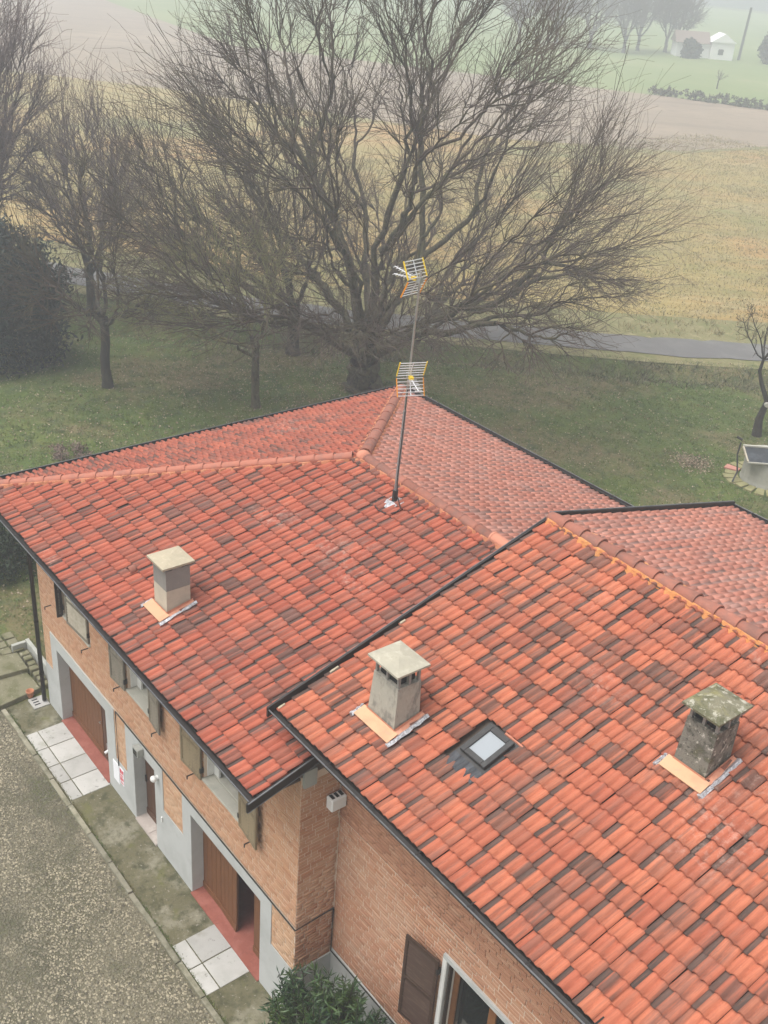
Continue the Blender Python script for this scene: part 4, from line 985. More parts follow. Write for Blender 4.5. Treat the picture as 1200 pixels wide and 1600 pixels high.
# ------------------------------------------------------------------ television antenna
AB = Vector((-13.77, 11.76, zroofA(11.76)+.05)); AT = Vector((-13.66, 11.85, 11.98))
ant = empty('television_antenna', AB, 'tall roof mast with two yellow and orange grid television antennas', 'antenna')
def along(t): return AB+(AT-AB)*t
MB().tube([along(0), along(.42)], .030, 10).build('lower_mast', M['mast_dark'], ant)
MB().tube([along(.42), along(1.0)], .021, 8).build('mast', M['steel'], ant)
MB().tube([along(0), along(.055)], .055, 10).build('mast_boot', M['cable'], ant)
def roofA_pt(x, y, n): return (x, y, zroofA(y)+n)
r = random.Random(4); pts = []
for k in range(14):
    th = 2*math.pi*k/14; rr = .20*(1+.25*math.sin(3*th)+r.uniform(-.1, .1)); pts.append(roofA_pt(-13.77+rr*math.cos(th), 11.74+rr*.9*math.sin(th), .05+r.uniform(0, .012)))
MB().add(pts+[roofA_pt(-13.77, 11.74, .085)], [(k, (k+1) % 14, 14) for k in range(14)]).build('foil_collar', M['foil'], ant)
cpts = [along(.12)+Vector((.05, -.03, 0)), along(.05)+Vector((.12, -.06, 0))]
for k in range(10):
    th = .4-k*.5; cpts.append(Vector(roofA_pt(-13.76+.30*math.cos(th), 11.60+.22*math.sin(th), .075)))
MB().tube(cpts, .011, 6).build('coax_cable', M['cable'], ant)
MB().tube([along(.12)+Vector((.035, -.02, 0)), along(.3)+Vector((.035, -.02, 0)), along(.52)+Vector((.03, -.02, 0))], .008, 5).build('coax_cable', M['cable'], ant)
def uhf(t, ang, scale, boomlen, nb):
    c = along(t); f = Vector((math.cos(ang), math.sin(ang), 0)); s_ = Vector((-math.sin(ang), math.cos(ang), 0)); z = Vector((0, 0, 1))
    w_ = .24*scale
    for k, (sg_, col) in enumerate(((1, 'yellow'), (-1, 'orange'))):
        rd = (z*sg_*.85 - f*.12 + f*.52).normalized(); h_ = .30*scale
        b0 = c + f*.05 + rd*.03
        rods = MB()
        for i in range(6):
            p = b0 + rd*(h_*i/5); rods.tube([p-s_*w_, p+s_*w_], .0095, 5)
        rods.tube([b0, b0+rd*h_], .010, 5)
        g = rods.build('reflector', M['alu'], ant)
        for q in (-1, 1): MB().bar(b0+s_*w_*q-rd*.01, b0+s_*w_*q+rd*(h_+.02), .024, .014, s_).build('edge_strip', M[col], g)
    for q in nb:
        d = (f + z*q).normalized(); bm = MB(); bm.tube([c+f*.03, c+d*boomlen], .010, 6)
        for i in range(7):
            p = c+d*(boomlen*(.30+.11*i)); ln = .085*scale*(1-.04*i); bm.tube([p-s_*ln, p+s_*ln], .0065, 5)
        bm.build('director_boom', M['alu'], ant)
    MB().box(-.055, .055, -.035, .035, -.03, .03).build('dipole_box', M['yellow'], ant).data.transform(Matrix.Translation(c+f*.13) @ Matrix.Rotation(ang, 4, 'Z'))
    MB().box(-.04, .04, -.04, .04, -.05, .05).build('clamp', M['steel'], ant).data.transform(Matrix.Translation(c) @ Matrix.Rotation(ang, 4, 'Z'))
uhf(.965, rad(188), 1.0, .62, (.16, -.06))
uhf(.575, rad(-22), 1.05, .62, (-.10,))

# ------------------------------------------------------------------ steps, pot, drain by the left corner
stp = empty('garden_steps', (-21.0, 6.5, 0), 'mossy stone steps rising to the lawn left of the house corner', 'steps')
def slabpoly(name, poly, z0, z1, m, parent): return MB().prism(poly, 'z', z0, z1).build(name, m, parent, bevel=.012)
slabpoly('step', [(-20.99, 5.95), (-21.16, 7.10), (-22.05, 7.06), (-22.25, 5.6)], -.05, .13, M['mossy_step'], stp)
slabpoly('step', [(-22.06, 5.6), (-21.92, 7.10), (-22.70, 7.12), (-23.0, 5.6)], -.05, .25, M['mossy_step'], stp)
rr_ = random.Random(8)
for i in range(6):
    for j in range(3):
        x0 = -23.65+.31*j; y0 = 5.55+.30*i
        slabpoly('paving_stone', [(x0+rr_.uniform(0, .03), y0+rr_.uniform(0, .03)), (x0+.29+rr_.uniform(-.03, 0), y0+rr_.uniform(0, .03)), (x0+.29, y0+.28+rr_.uniform(-.03, 0)), (x0+.01, y0+.27)], .0, .262+rr_.uniform(0, .012), M['mossy_step'], stp)
lw = empty('low_wall', (-22.6, 7.3, 0), 'low broken concrete kerb wall between the steps and the house corner', 'wall')
MB().box(-22.9, -21.3, 7.42, 7.52, -.1, .42).build('wall_panel', M['concrete'], lw, bevel=.01)
MB().box(-22.9, -22.8, 7.05, 7.415, -.1, .40).build('wall_panel', M['concrete'], lw, bevel=.01)
for k in range(7):
    x = -22.6+.2*k; MB().box(x, x+.17, 7.13+.02*(k % 3), 7.36, -.05, .30-.03*k+.02*(k % 2)).build('rubble_stone', M['mossy_step'], lw, bevel=.02)
gr = MB().box(-20.98, -20.55, 6.70, 7.09, 0, .05).build('drain_cover', M['slab'], None, bevel=.006); tag(gr, 'pale concrete drain slab under the downpipe at the house corner', 'drain')
for k in range(3): MB().box(-20.9+.1*k, -20.86+.1*k, 6.76, 6.9, .0505, .054).build('slot', M['dark_void'], gr)
pot = empty('flower_pot', (-21.05, 6.80, .02), 'small terracotta pot beside the downpipe', 'pot')
prs = [(.055, .02), (.075, .12), (.085, .19), (.098, .19), (.098, .235), (.085, .235), (.07, .10)]
MB().loft([[(-21.05+r_*math.cos(q*math.pi/8), 6.80+r_*math.sin(q*math.pi/8), z) for q in range(16)] for r_, z in prs]).build('pot_body', M['terracotta'], pot, smooth=True)

# ------------------------------------------------------------------ well
WC = (-18.75, 34.25); well = empty('garden_well', (*WC, 0), 'round concrete well under a tilted dark metal cover, on the lawn', 'well')
def circ(r_, z, n=28): return [(WC[0]+r_*math.cos(2*math.pi*k/n), WC[1]+r_*math.sin(2*math.pi*k/n), z) for k in range(n)]
MB().loft([circ(.98, -.05), circ(.94, .15), (circ(.92, 1.0)), circ(.78, 1.0), circ(.78, .6)]).build('well_ring', M['well_wall'], well, smooth=False)
dx, dy = Vector((.643, .766, 0)), Vector((-.766, .643, 0)); wc = Vector((*WC, 0))
def slant(a, b, t): return wc + dx*a + dy*b + Vector((0, 0, 1.0+.34*(b+.85)/1.25+t))
cv = MB().add([slant(-1.12, -.85, 0), slant(1.2, -.85, 0), slant(1.2, .0, 0), slant(-1.12, .0, 0), slant(-1.12, -.85, .05), slant(1.2, -.85, .05), slant(1.2, .0, .05), slant(-1.12, .0, .05)],
              [(0,3,2,1),(4,5,6,7),(0,1,5,4),(1,2,6,5),(2,3,7,6),(3,0,4,7)]).build('cover', M['well_cover'], well)
MB().bar(slant(-1.15, .0, .08), slant(1.2, .0, .08), .08, .06).build('cover_rail', M['sill_stone'], cv)
MB().bar(slant(-1.15, -.87, .03), slant(1.2, -.87, .03), .05, .05).build('cover_rail', M['sill_stone'], cv)
MB().bar(slant(-1.14, -.85, .05), slant(-1.14, .0, .05), .06, .05).build('cover_rail', M['shutter_pale'], cv)
MB().tube([slant(-1.18, .2, .05), wc-dx*1.25+dy*.1+Vector((0, 0, .9)), wc-dx*1.22-dy*.25+Vector((0, 0, .35)), wc-dx*1.42-dy*.55+Vector((0, 0, .05))], .03, 6).build('hose', M['cable'], well)
MB().tube([slant(-1.30, .45, .10), slant(-1.10, .35, .05)], .05, 8).build('pump_spout', M['iron'], well)
for k in range(22):
    a0 = 2*math.pi*k/22; d_ = Vector((math.cos(a0), math.sin(a0), 0)); s_ = Vector((-d_.y, d_.x, 0)); h_ = rr_.uniform(.03, .07); l_ = rr_.uniform(.42, .58)
    P = [wc+d_*1.04-s_*.13, wc+d_*1.04+s_*.13, wc+d_*(1.04+l_)+s_*rr_.uniform(.14, .19), wc+d_*(1.04+l_)-s_*rr_.uniform(.13, .18)]
    MB().prism([(p.x, p.y) for p in P], 'z', -.03, h_).build('flagstone', M['pink_stone'] if k == 12 else M['flagstone'], well, bevel=.012)

# ------------------------------------------------------------------ trees
def norm(v): return v/np.maximum(np.linalg.norm(v, axis=-1, keepdims=True), 1e-9)
def walk(r, start, d, L, K, upb, wander, curve=None):
    n = len(start); P = np.zeros((n, K+1, 3)); P[:, 0] = start; d = norm(d.copy()); st = (L/K)[:, None]
    for k in range(K):
        d = d + r.normal(0, wander, (n, 3)); d[:, 2] += upb; d = norm(d); P[:, k+1] = P[:, k]+d*st
    return P
def spawn(r, P, R, n, t0, t1, ang, asd, lfac, K, upb, wander, rfac, rmin, tip=.25, lmin=.2, lpow=.6, flat=0.0):
    N_, K1, _ = P.shape; idx = np.repeat(np.arange(N_), n); m = len(idx)
    t = r.uniform(t0, t1, m); f = t*(K1-1); i = np.minimum(f.astype(int), K1-2); fr = (f-i)[:, None]
    st = P[idx, i]*(1-fr)+P[idx, i+1]*fr; tan = norm(P[idx, i+1]-P[idx, i]); rad_ = R[idx, i]*(1-fr[:, 0])+R[idx, i+1]*fr[:, 0]
    q = r.normal(0, 1, (m, 3)); q[:, 2] *= (1-flat); q -= (q*tan).sum(1, keepdims=True)*tan; q = norm(q)
    a = np.radians(r.normal(ang, asd, m))[:, None]; d = tan*np.cos(a)+q*np.sin(a)
    Lp = np.linalg.norm(np.diff(P, axis=1), axis=2).sum(1)[idx]
    L = np.maximum(lmin, Lp*lfac*(1-lpow*t)*r.uniform(.65, 1.25, m))
    P2 = walk(r, st, d, L, K, upb, wander); r0 = np.maximum(rmin, rad_*rfac*r.uniform(.7, 1.0, m))
    R2 = r0[:, None]*np.linspace(1, tip, K+1)[None]; R2 = np.maximum(R2, rmin*.6); return P2, R2
def tubes(lists):
    """lists of (P[n,K+1,3], R[n,K+1], sides) -> one vertex and face array"""
    Vs = []; Fs = []; off = 0
    for P, R, S in lists:
        n, K1, _ = P.shape; T_ = norm(np.gradient(P, axis=1)); ref = np.where(np.abs(T_[..., 2:]) < .9, np.array([0, 0, 1.0]), np.array([1.0, 0, 0]))
        a = norm(np.cross(T_, ref)); b = np.cross(a, T_); th = np.arange(S)*2*math.pi/S
        V_ = P[:, :, None]+R[:, :, None, None]*(a[:, :, None]*np.cos(th)[None, None, :, None]+b[:, :, None]*np.sin(th)[None, None, :, None])
        i = np.arange(n)[:, None, None]*(K1*S); k = np.arange(K1-1)[None, :, None]*S; s_ = np.arange(S)[None, None]; s1 = (s_+1) % S
        F = np.stack([i+k+s_, i+k+S+s_, i+k+S+s1, i+k+s1], -1).reshape(-1, 4)
        Vs.append(V_.reshape(-1, 3)); Fs.append(F+off); off += n*K1*S
    return np.concatenate(Vs), np.concatenate(Fs)
def tube_obj(name, lists, m, parent):
    V_, F_ = tubes(lists); return link(name, raw_mesh(name, V_, F_, smooth=True), m, parent)

def flare_trunk(r, base, top, rb_, rt_, K=6, wob=.1):
    P = np.array([np.array(base)+(np.array(top)-np.array(base))*k/K for k in range(K+1)]); P[1:, :2] += r.normal(0, wob, (K, 2))
    R = rb_+(rt_-rb_)*np.linspace(0, 1, K+1)**.7; R[0] *= 1.35; return P[None], R[None]

def bezier(a, da, b, db, K):
    """smooth curve from a (leaving along da) to b (arriving along db)"""
    L = np.linalg.norm(b-a)*.36; t = np.linspace(0, 1, K+1)[:, None]
    return (1-t)**3*a+3*(1-t)**2*t*(a+da*L)+3*(1-t)*t*t*(b-db*L)+t**3*b
def kmeans(r, P, k, it=4):
    c = P[r.choice(len(P), k, replace=False)]
    for _ in range(it):
        lab = ((P[:, None]-c[None])**2).sum(2).argmin(1)
        for j in range(k):
            if (lab == j).any(): c[j] = P[lab == j].mean(0)
    return lab
def crown_tips(r, n, cen, rx, ry, rz_up, rz_dn, shell=.62, inner=.3, zmin=1.5):
    d = norm(r.normal(0, 1, (n*2, 3))); q = np.where(r.random(n*2) < shell, r.uniform(.78, 1.03, n*2), r.uniform(inner, .8, n*2))
    bump_ = 1+.07*np.sin(d[:, 0]*7+1)+.07*np.sin(d[:, 1]*8+2)+.05*np.sin(d[:, 2]*9)
    P = d*(q*bump_)[:, None]; P[:, 0] *= rx; P[:, 1] *= ry; P[:, 2] *= np.where(P[:, 2] > 0, rz_up, rz_dn); P += np.array(cen)
    return P[P[:, 2] > zmin][:n]

def grown_tree(name, label, base, bole, tips, seed, barkm, branchm, twigm, group=None, r_tip=.0115, expo=.44, k0=9, frac=.27, n4=5, twig_len=.55, twig_r=.008, jit=.10, up_tip=.15, droop=0.0, low=None, parts=True, lean=(0, 0), kk=(2, 3), finem=None):
    """a bole that forks again and again towards its crown's tips; every branch as thick as the twigs it carries"""
    r = np.random.default_rng(seed); t = empty(name, (*base, 0), label, 'tree', group); b = np.array([*base, 0.0])
    fork = b+np.array([lean[0], lean[1], bole]); segs = {10: [[], []], 7: [[], []], 4: [[], []], 3: [[], []]}
    R = lambda n: r_tip*n**expo
    def put(P, r0, r1):
        s_ = 10 if r0 > .16 else 7 if r0 > .07 else 4 if r0 > .03 else 3
        P = P.copy(); P[1:-1] += r.normal(0, 1, P[1:-1].shape)*np.linalg.norm(P[-1]-P[0])*jit*.22
        segs[s_][0].append(P); segs[s_][1].append(np.linspace(r0, r1, len(P)))
    K = 6; terms = []
    n_all = len(tips); rb_ = R(n_all)
    P = bezier(b-np.array([0, 0, .15]), np.array([0, 0, 1.0]), fork, np.array([0, 0, 1.0]), K); rr_ = np.linspace(rb_*1.12, rb_*.92, K+1); rr_[0] *= 1.35; rr_[1] *= 1.1
    P[1:-1, :2] += r.normal(0, rb_*.12, (K-1, 2)); segs[10][0].append(P); segs[10][1].append(rr_)
    stack = []
    lab = kmeans(r, norm(tips-fork)*np.array([1, 1, 1.0]), k0, 6)
    for j in range(k0):
        T_ = tips[lab == j]
        if len(T_): stack.append((T_, fork-np.array([0, 0, r.uniform(0, .6)*min(1, bole*.5)]), None, R(len(T_))))
    while stack:
        T_, s0, d0, rp = stack.pop(); n = len(T_); c = T_.mean(0); to = c-s0; dist = np.linalg.norm(to); to = to/max(dist, 1e-6)
        if d0 is None: d0 = norm(to*.8+np.array([0, 0, .25]))
        if n <= 4:
            for q in T_:
                v = q-s0; v = v/max(np.linalg.norm(v), 1e-6); e = norm(v+np.array([0, 0, up_tip-droop])); put(bezier(s0, norm(d0*.6+v*.6), q, e, 4), min(rp, R(1)*1.7), R(1)*.75); terms.append((s0, q))
            continue
        f = frac*r.uniform(.8, 1.25); F_ = s0+to*dist*f+r.normal(0, 1, 3)*dist*f*jit; d1 = norm(norm(F_-s0)*.75+to*.5+np.array([0, 0, .05]))
        rn = R(n); put(bezier(s0, d0, F_, d1, 5), min(rp, rn*1.08), rn*.96)
        k = int(r.integers(kk[0], kk[1]+1)); lab = kmeans(r, T_, min(k, n))
        for j in range(k):
            G = T_[lab == j]
            if len(G): stack.append((G, F_, d1, rn))
    lists = {s_: [] for s_ in segs}
    for s_, (Ps, Rs) in segs.items():
        byk = {}
        for P, q in zip(Ps, Rs): byk.setdefault(len(P), [[], []]); byk[len(P)][0].append(P); byk[len(P)][1].append(q)
        for k, (a, q) in byk.items(): lists[s_].append((np.array(a), np.array(q), s_))
    tube_obj('trunk', lists[10]+lists[7], barkm, t)
    o = tube_obj('branches', lists[4]+lists[3], branchm, t)
    if n4:
        thin = [x for x in lists[3]+lists[4]+lists[7] if x[0].shape[1] == 5]
        P3 = np.concatenate([x[0] for x in thin]); R3 = np.concatenate([x[1] for x in thin])
        P4, R4 = spawn(r, P3, R3, n4, .12, 1.0, 33, 13, twig_len, 4, .05-droop*.5, .17, .7, twig_r, .55, .25, .35)
        cr = tube_obj('crown', [(P4, R4, 3)], finem or twigm, t); tag(cr, kind='stuff')
    return t

RT = np.array([.643, .766, 0]); AW = np.array([-.766, .643, 0])      # along the road to the right, away over the fields
r = np.random.default_rng(5)
mb_ = np.array([-33.2, 26.1, 0.0])
tips = crown_tips(r, 3000, mb_+RT*.3+AW*.8+np.array([0, 0, 6.6]), 11.4, 11.4, 12.6, 4.3, .70, .38, 2.4)
grown_tree('bare_tree', 'great spreading bare tree with many stems, right behind the roof ridge', (-33.2, 26.1), 1.35, tips, 21, M['bark'], M['twig'], M['twig'], r_tip=.0115, expo=.51, k0=13, frac=.31, n4=6, twig_len=.62, twig_r=.0066, jit=.13, finem=M['twig_fine'])
# second bole behind it to the left
r = np.random.default_rng(6)
tips = crown_tips(r, 560, np.array([-38.2, 25.9, 7.0])-RT*2.6, 5.2, 5.5, 6.0, 3.5, .6, .3, 2.4)
grown_tree('bare_tree', 'bare tree with a dark bole, half hidden left of the great spreading tree', (-38.2, 25.9), 2.3, tips, 22, M['bark_dark'], M['twig'], M['twig'], r_tip=.0125, expo=.48, k0=5, frac=.30, n4=4, twig_r=.008)
# tree over the lawn on the left, trunk standing clear
tips = crown_tips(r, 420, np.array([-38.2, 16.85, 5.3])+RT*.1, 4.6, 4.6, 4.2, 3.0, .6, .3, 2.0)
grown_tree('bare_tree', 'small bare tree with a straight black trunk on the left lawn', (-38.2, 16.85), 3.1, tips, 23, M['bark_dark'], M['twig'], M['twig'], r_tip=.0115, expo=.46, k0=6, frac=.30, n4=4, twig_len=.6, twig_r=.008, droop=.1, jit=.16)
# slim tree near the roof edge with yellow-green twigs
tips = np.concatenate([crown_tips(r, 240, np.array([-33.5, 20.95, 5.2])-RT*2.0, 3.8, 3.8, 3.4, 3.2, .6, .3, 1.4), crown_tips(r, 90, np.array([-33.5, 20.95, 6.2]), 2.2, 2.2, 2.2, 2.0, .6, .3, 1.8)])
grown_tree('bare_tree', 'slim bare tree with yellow-green drooping twigs, standing close behind the roof edge', (-33.5, 20.95), 2.5, tips, 24, M['bark'], M['twig_green'], M['twig_green'], r_tip=.0115, expo=.45, k0=5, frac=.3, n4=3, twig_len=.7, twig_r=.008, droop=.35, jit=.20, up_tip=0)
# tall upright trees at the far left, pinkish twigs
tips = crown_tips(r, 1400, np.array([-51.0, 16.4, 9.0]), 4.6, 4.6, 9.0, 5.5, .6, .3, 3.0)
grown_tree('bare_tree', 'tall upright bare tree with pinkish twigs at the left border, above the dark conifer', (-51.0, 16.4), 2.4, tips, 25, M['bark_dark'], M['twig_pink'], M['twig_pink'], r_tip=.012, k0=6, n4=6, twig_len=.6, twig_r=.0095, up_tip=.6)
tips = crown_tips(r, 700, np.array([-48.0, 20.6, 6.0]), 3.4, 3.4, 5.0, 3.4, .6, .3, 2.2)
grown_tree('bare_tree', 'bare tree in the second row behind the left lawn trees', (-48.0, 20.6), 2.0, tips, 29, M['bark_dark'], M['twig_pink'], M['twig_pink'], r_tip=.0115, k0=5, n4=5, twig_len=.6, twig_r=.009, up_tip=.5)
# small crooked tree at the right border
t = empty('bare_tree', (-21.45, 37.55, 0), 'small crooked bare tree with a pruning scar, at the right border', 'tree')
r = np.random.default_rng(26)
ax = [(-21.45, 37.55, -.1), (-21.50, 37.50, .7), (-21.42, 37.62, 1.5), (-21.72, 37.40, 2.2), (-21.88, 37.30, 2.7), (-21.85, 37.32, 3.2)]
TP = np.array(ax)[None]; TR = np.array([.22, .16, .11, .085, .07, .055])[None]
stems_ = [(50, 40, 2.6), (230, 55, 2.2), (140, 60, 2.2), (320, 45, 2.0), (60, 72, 2.4), (200, 35, 2.0), (20, 20, 2.2)]
st = np.array([ax[-1]]*len(stems_)); dd = np.array([(math.cos(rad(a))*math.cos(rad(e)), math.sin(rad(a))*math.cos(rad(e)), math.sin(rad(e))) for a, e, _ in stems_])
P1 = walk(r, st, dd, np.array([s_[2] for s_ in stems_]), 7, .03, .12); R1 = .036*np.linspace(1, .25, 8)[None]*np.ones((len(stems_), 1))
P2, R2 = spawn(r, P1, R1, 9, .15, 1, 42, 14, .5, 5, .02, .14, .5, .012, .4); P3, R3 = spawn(r, P2, R2, 6, .1, 1, 36, 14, .55, 3, .02, .14, .6, .009, .5, .2)
tr = tube_obj('trunk', [(TP, TR, 10), (P1, R1, 6)], M['bark_dark'], t); tag(tube_obj('crown', [(P2, R2, 4), (P3, R3, 3)], M['twig'], t), kind='stuff')
scar = Vector((-21.30, 37.42, 1.45)); MB().tube([scar, scar+Vector((.10, -.08, .01))], [.10, .09], 12).build('pruning_scar', M['sill_stone'], tr)

# ------------------------------------------------------------------ leafy masses
def leaves(r, P, size, asp=.45, droop=0.0, up_=None):
    """one folded leaf of 2 quads at each point, random orientation"""
    n = len(P); d = norm(r.normal(0, 1, (n, 3)) if up_ is None else up_+r.normal(0, .55, (n, 3))); d[:, 2] -= droop; d = norm(d)
    s_ = norm(np.cross(d, r.normal(0, 1, (n, 3)))); L = (size*r.uniform(.6, 1.3, n))[:, None]; w_ = L*asp/2; nn = np.cross(s_, d)*L*.08
    V_ = np.stack([P, P+d*L*.5-s_*w_+nn, P+d*L, P+d*L*.5+s_*w_+nn, P+d*L*.5], 1)
    b = (np.arange(n)*5)[:, None]; F = np.concatenate([b+np.array([[0, 4, 1]]), b+np.array([[1, 4, 2]]), b+np.array([[0, 3, 4]]), b+np.array([[3, 2, 4]])])
    return V_.reshape(-1, 3), F, np.repeat(r.random(n), 5)

def bushy(name, label, cat, base, blobs, n, size, m, seed, asp=.45, droop=0.0, stem=True, group=None, shell=.55, stemm=None):
    """blobs: (dx, dy, z, rx, ry, rz); leaves sit in clumps through each blob's outer volume"""
    r = np.random.default_rng(seed); t = empty(name, (*base, 0), label, cat, group); pts = []
    vol = np.array([b[3]*b[4]*b[5] for b in blobs])**(2/3); vol /= vol.sum()
    for b, fr in zip(blobs, vol):
        nc = max(4, int(n*fr/26)); d = norm(r.normal(0, 1, (nc, 3))); rr_0 = r.uniform(shell, 1.04, nc)**.6
        c = d*rr_0[:, None]*np.array(b[3:6])+np.array([base[0]+b[0], base[1]+b[1], b[2]])
        p = np.repeat(c, 26, 0)+r.normal(0, 1, (nc*26, 3))*np.array(b[3:6]).mean()*.13; pts.append(p)
    P = np.concatenate(pts); P = P[P[:, 2] > .02]
    V_, F, rn = leaves(r, P, size, asp, droop); o = link('foliage', raw_mesh('foliage', V_, F, {'rnd': rn}), m, t); tag(o, kind='stuff')
    if stem:
        mb = MB()
        for b in blobs:
            mb.tube([(base[0], base[1], -.05), (base[0]+b[0]*.5, base[1]+b[1]*.5, b[2]*.5), (base[0]+b[0], base[1]+b[1], b[2])], [.07*b[3], .05*b[3], .02*b[3]], 6)
        mb.build('stem', stemm or M['bark_dark'], t)
    return t
cb = [(0, 0, 1.0, 2.9, 2.9, 1.4), (0, 0, 2.5, 2.8, 2.8, 1.6), (.2, .1, 4.0, 2.4, 2.4, 1.5), (-.5, -.4, 5.0, 1.7, 1.7, 1.2), (1.3, 1.1, 3.4, 1.6, 1.6, 1.7), (-1.5, .3, 4.3, 1.6, 1.6, 1.4)]
bushy('conifer', 'dense dark evergreen conifer at the left border of the lawn', 'tree', (-43.6, 14.2), cb, 22000, .30, M['conifer'], 31, .35, .25)
bushy('conifer', 'second dark evergreen just behind the left conifer', 'tree', (-47.2, 11.2), cb, 12000, .32, M['conifer'], 32, .35, .25)
bushy('evergreen_shrub', 'dark dense evergreen shrub on the lawn below the left eave', 'shrub', (-26.9, 8.4), [(0, 0, .9, 1.2, 1.3, 1.0), (-.3, .6, 1.4, 1.1, 1.1, 1.1), (-.2, -.8, 1.0, 1.2, 1.1, 1.0)], 9000, .12, M['hedge_dark'], 33, .5)
bushy('dry_shrub', 'low leafless brown shrub behind the far left eave', 'shrub', (-33.0, 12.9), [(0, 0, .25, .55, .55, .35), (.3, .4, .25, .45, .4, .3), (-.2, -.3, .2, .4, .4, .25)], 1500, .12, M['brown_bush'], 34, .3)

# oleander at the inner corner
ole = empty('oleander_bush', (-8.8, 6.9, 0), 'dark green oleander bush in the corner between the two wings', 'bush')
r = np.random.default_rng(35); tips = []; stm = MB()
for k in range(230):
    a = r.uniform(0, 2*math.pi); q = math.sqrt(r.random()); hgt = 2.95*(1-.38*q*q)*r.uniform(.62, 1.0)
    tip = np.array([-8.15+1.75*q*math.cos(a), 6.72+.98*q*math.sin(a), hgt]); tip[1] = min(tip[1], 7.6)
    b0 = np.array([-8.8+.15*math.cos(a), 6.9+.15*math.sin(a), 0]); mid = b0*.45+tip*.55; mid[2] = hgt*.45
    stm.tube([tuple(b0), tuple(mid), tuple(tip)], [.018, .013, .006], 5); tips.append((mid, tip))
stm.build('stem', M['bark_dark'], ole)
pts = []; dirs = []
for mid, tip in tips:
    for j in range(34):
        t_ = r.uniform(.25, 1.0)**.7; p = mid*(1-t_)+tip*t_; a = r.uniform(0, 6.283); e = r.uniform(.15, 1.0)
        pts.append(p); dirs.append((math.cos(a)*math.cos(e), math.sin(a)*math.cos(e), math.sin(e)))
V_, F, rn = leaves(r, np.array(pts), .17, .17, .05, np.array(dirs)*1.9); tag(link('foliage', raw_mesh('foliage', V_, F, {'rnd': rn}), M['oleander'], ole), kind='stuff')

# ------------------------------------------------------------------ grass, leaves, scrub
def blades(r, x, y, z, h, w_, lean=.5):
    n = len(x); a = r.uniform(0, 6.283, n); hh = h*r.uniform(.5, 1.3, n); l = r.normal(0, lean, (n, 2))*hh[:, None]; P = np.stack([x, y, z], 1)
    s_ = np.stack([np.cos(a), np.sin(a), np.zeros(n)], 1)*w_*r.uniform(.6, 1.2, n)[:, None]
    V_ = np.stack([P-s_, P+s_, P+np.c_[l, hh]], 1).reshape(-1, 3); return V_, np.arange(3*n).reshape(-1, 3), np.repeat(r.random(n), 3)
def clumped(r, n, x0, x1, y0, y1, per=9, sd_=.10):
    k = n//per; cx, cy = r.uniform(x0, x1, k), r.uniform(y0, y1, k); x = np.repeat(cx, per)+r.normal(0, sd_, k*per); y = np.repeat(cy, per)+r.normal(0, sd_, k*per); return x, y
def road_d(x, y):
    p = np.stack([x, y], 1); out = np.full(len(x), 1e9); sgn = np.zeros(len(x))
    for i in range(0, len(RL), 2):
        dv = p-RL[i]; d_ = np.hypot(dv[:, 0], dv[:, 1]); better = d_ < out; out = np.where(better, d_, out); sgn = np.where(better, -(dv@NRM[i]), sgn)
    return sgn                                            # positive on the house side
r = np.random.default_rng(41)
x, y = clumped(r, 330000, -56, -16, 5, 52)
d_ = road_d(x, y); keep = (d_ > 1.9) & ~((x > -21.3) & (y < 18.5)) & ~((x > -24.2) & (y < 7.6)) & (np.hypot(x-WC[0], y-WC[1]) > 1.5)
x, y = x[keep], y[keep]
V_, F, rn = blades(r, x, y, lawn_h(x, y), .085, .012, .6); tag(link('grass', raw_mesh('grass', V_, F, {'rnd': rn}), M['grass']), 'short winter grass of the garden lawn', 'grass', kind='stuff')
n = 26000; x, y = r.uniform(-52, -16, n), r.uniform(6, 46, n); d_ = road_d(x, y); k = (d_ > 1.8) & ~((x > -21.3) & (y < 18.5)) & ~((x > -24.2) & (y < 7.6)); x, y = x[k], y[k]
hx, hy = r.normal(-21.15, .42, 900), r.normal(33.0, .42, 900)
hx2, hy2 = r.normal(-33.0, 6.0, 6500), r.normal(24.5, 5.0, 6500); k2 = ~((hx2 > -21.5)) & (road_d(hx2, hy2) > 1.9)
x = np.r_[x, hx, hx2[k2]]; y = np.r_[y, hy, hy2[k2]]
P = np.stack([x, y, lawn_h(x, y)+.045], 1); V_, F, rn = leaves(r, P, .07, .75, 0, np.c_[r.normal(0, 1, (len(x), 2)), r.normal(0, .12, len(x))]*1.6)
tag(link('fallen_leaves', raw_mesh('fallen_leaves', V_, F, {'rnd': rn}), M['dead_leaf']), 'scattered pale fallen leaves on the lawn', 'leaves', kind='stuff')
# scrub in the ditch beside the road
x, y = clumped(r, 42000, -50, -18, 22, 60, 14, .22); d_ = road_d(x, y); k = (d_ > 2.5) & (d_ < 5.6); x, y = x[k], y[k]
V_, F, rn = blades(r, x, y, lawn_h(x, y), .34, .022, .8); tag(link('ditch_scrub', raw_mesh('ditch_scrub', V_, F, {'rnd': rn}), M['scrub']), 'tangled low scrub along the ditch beside the road', 'scrub', kind='stuff')
x, y = clumped(r, 90000, -80, -10, 8, 74, 12, .25); d_ = road_d(x, y); k = (d_ < -1.7) & (d_ > -5.4); x, y = x[k], y[k]
V_, F, rn = blades(r, x, y, np.full(len(x), .02), .30, .02, .6); tag(link('dry_grass', raw_mesh('dry_grass', V_, F, {'rnd': rn}), M['dry_grass']), 'tall dry grass along the far side of the road', 'grass', kind='stuff')
x, y = clumped(r, 150000, -75, -20, 26, 105, 10, .5); d_ = road_d(x, y); k = (d_ < -5.0); x, y = x[k], y[k]
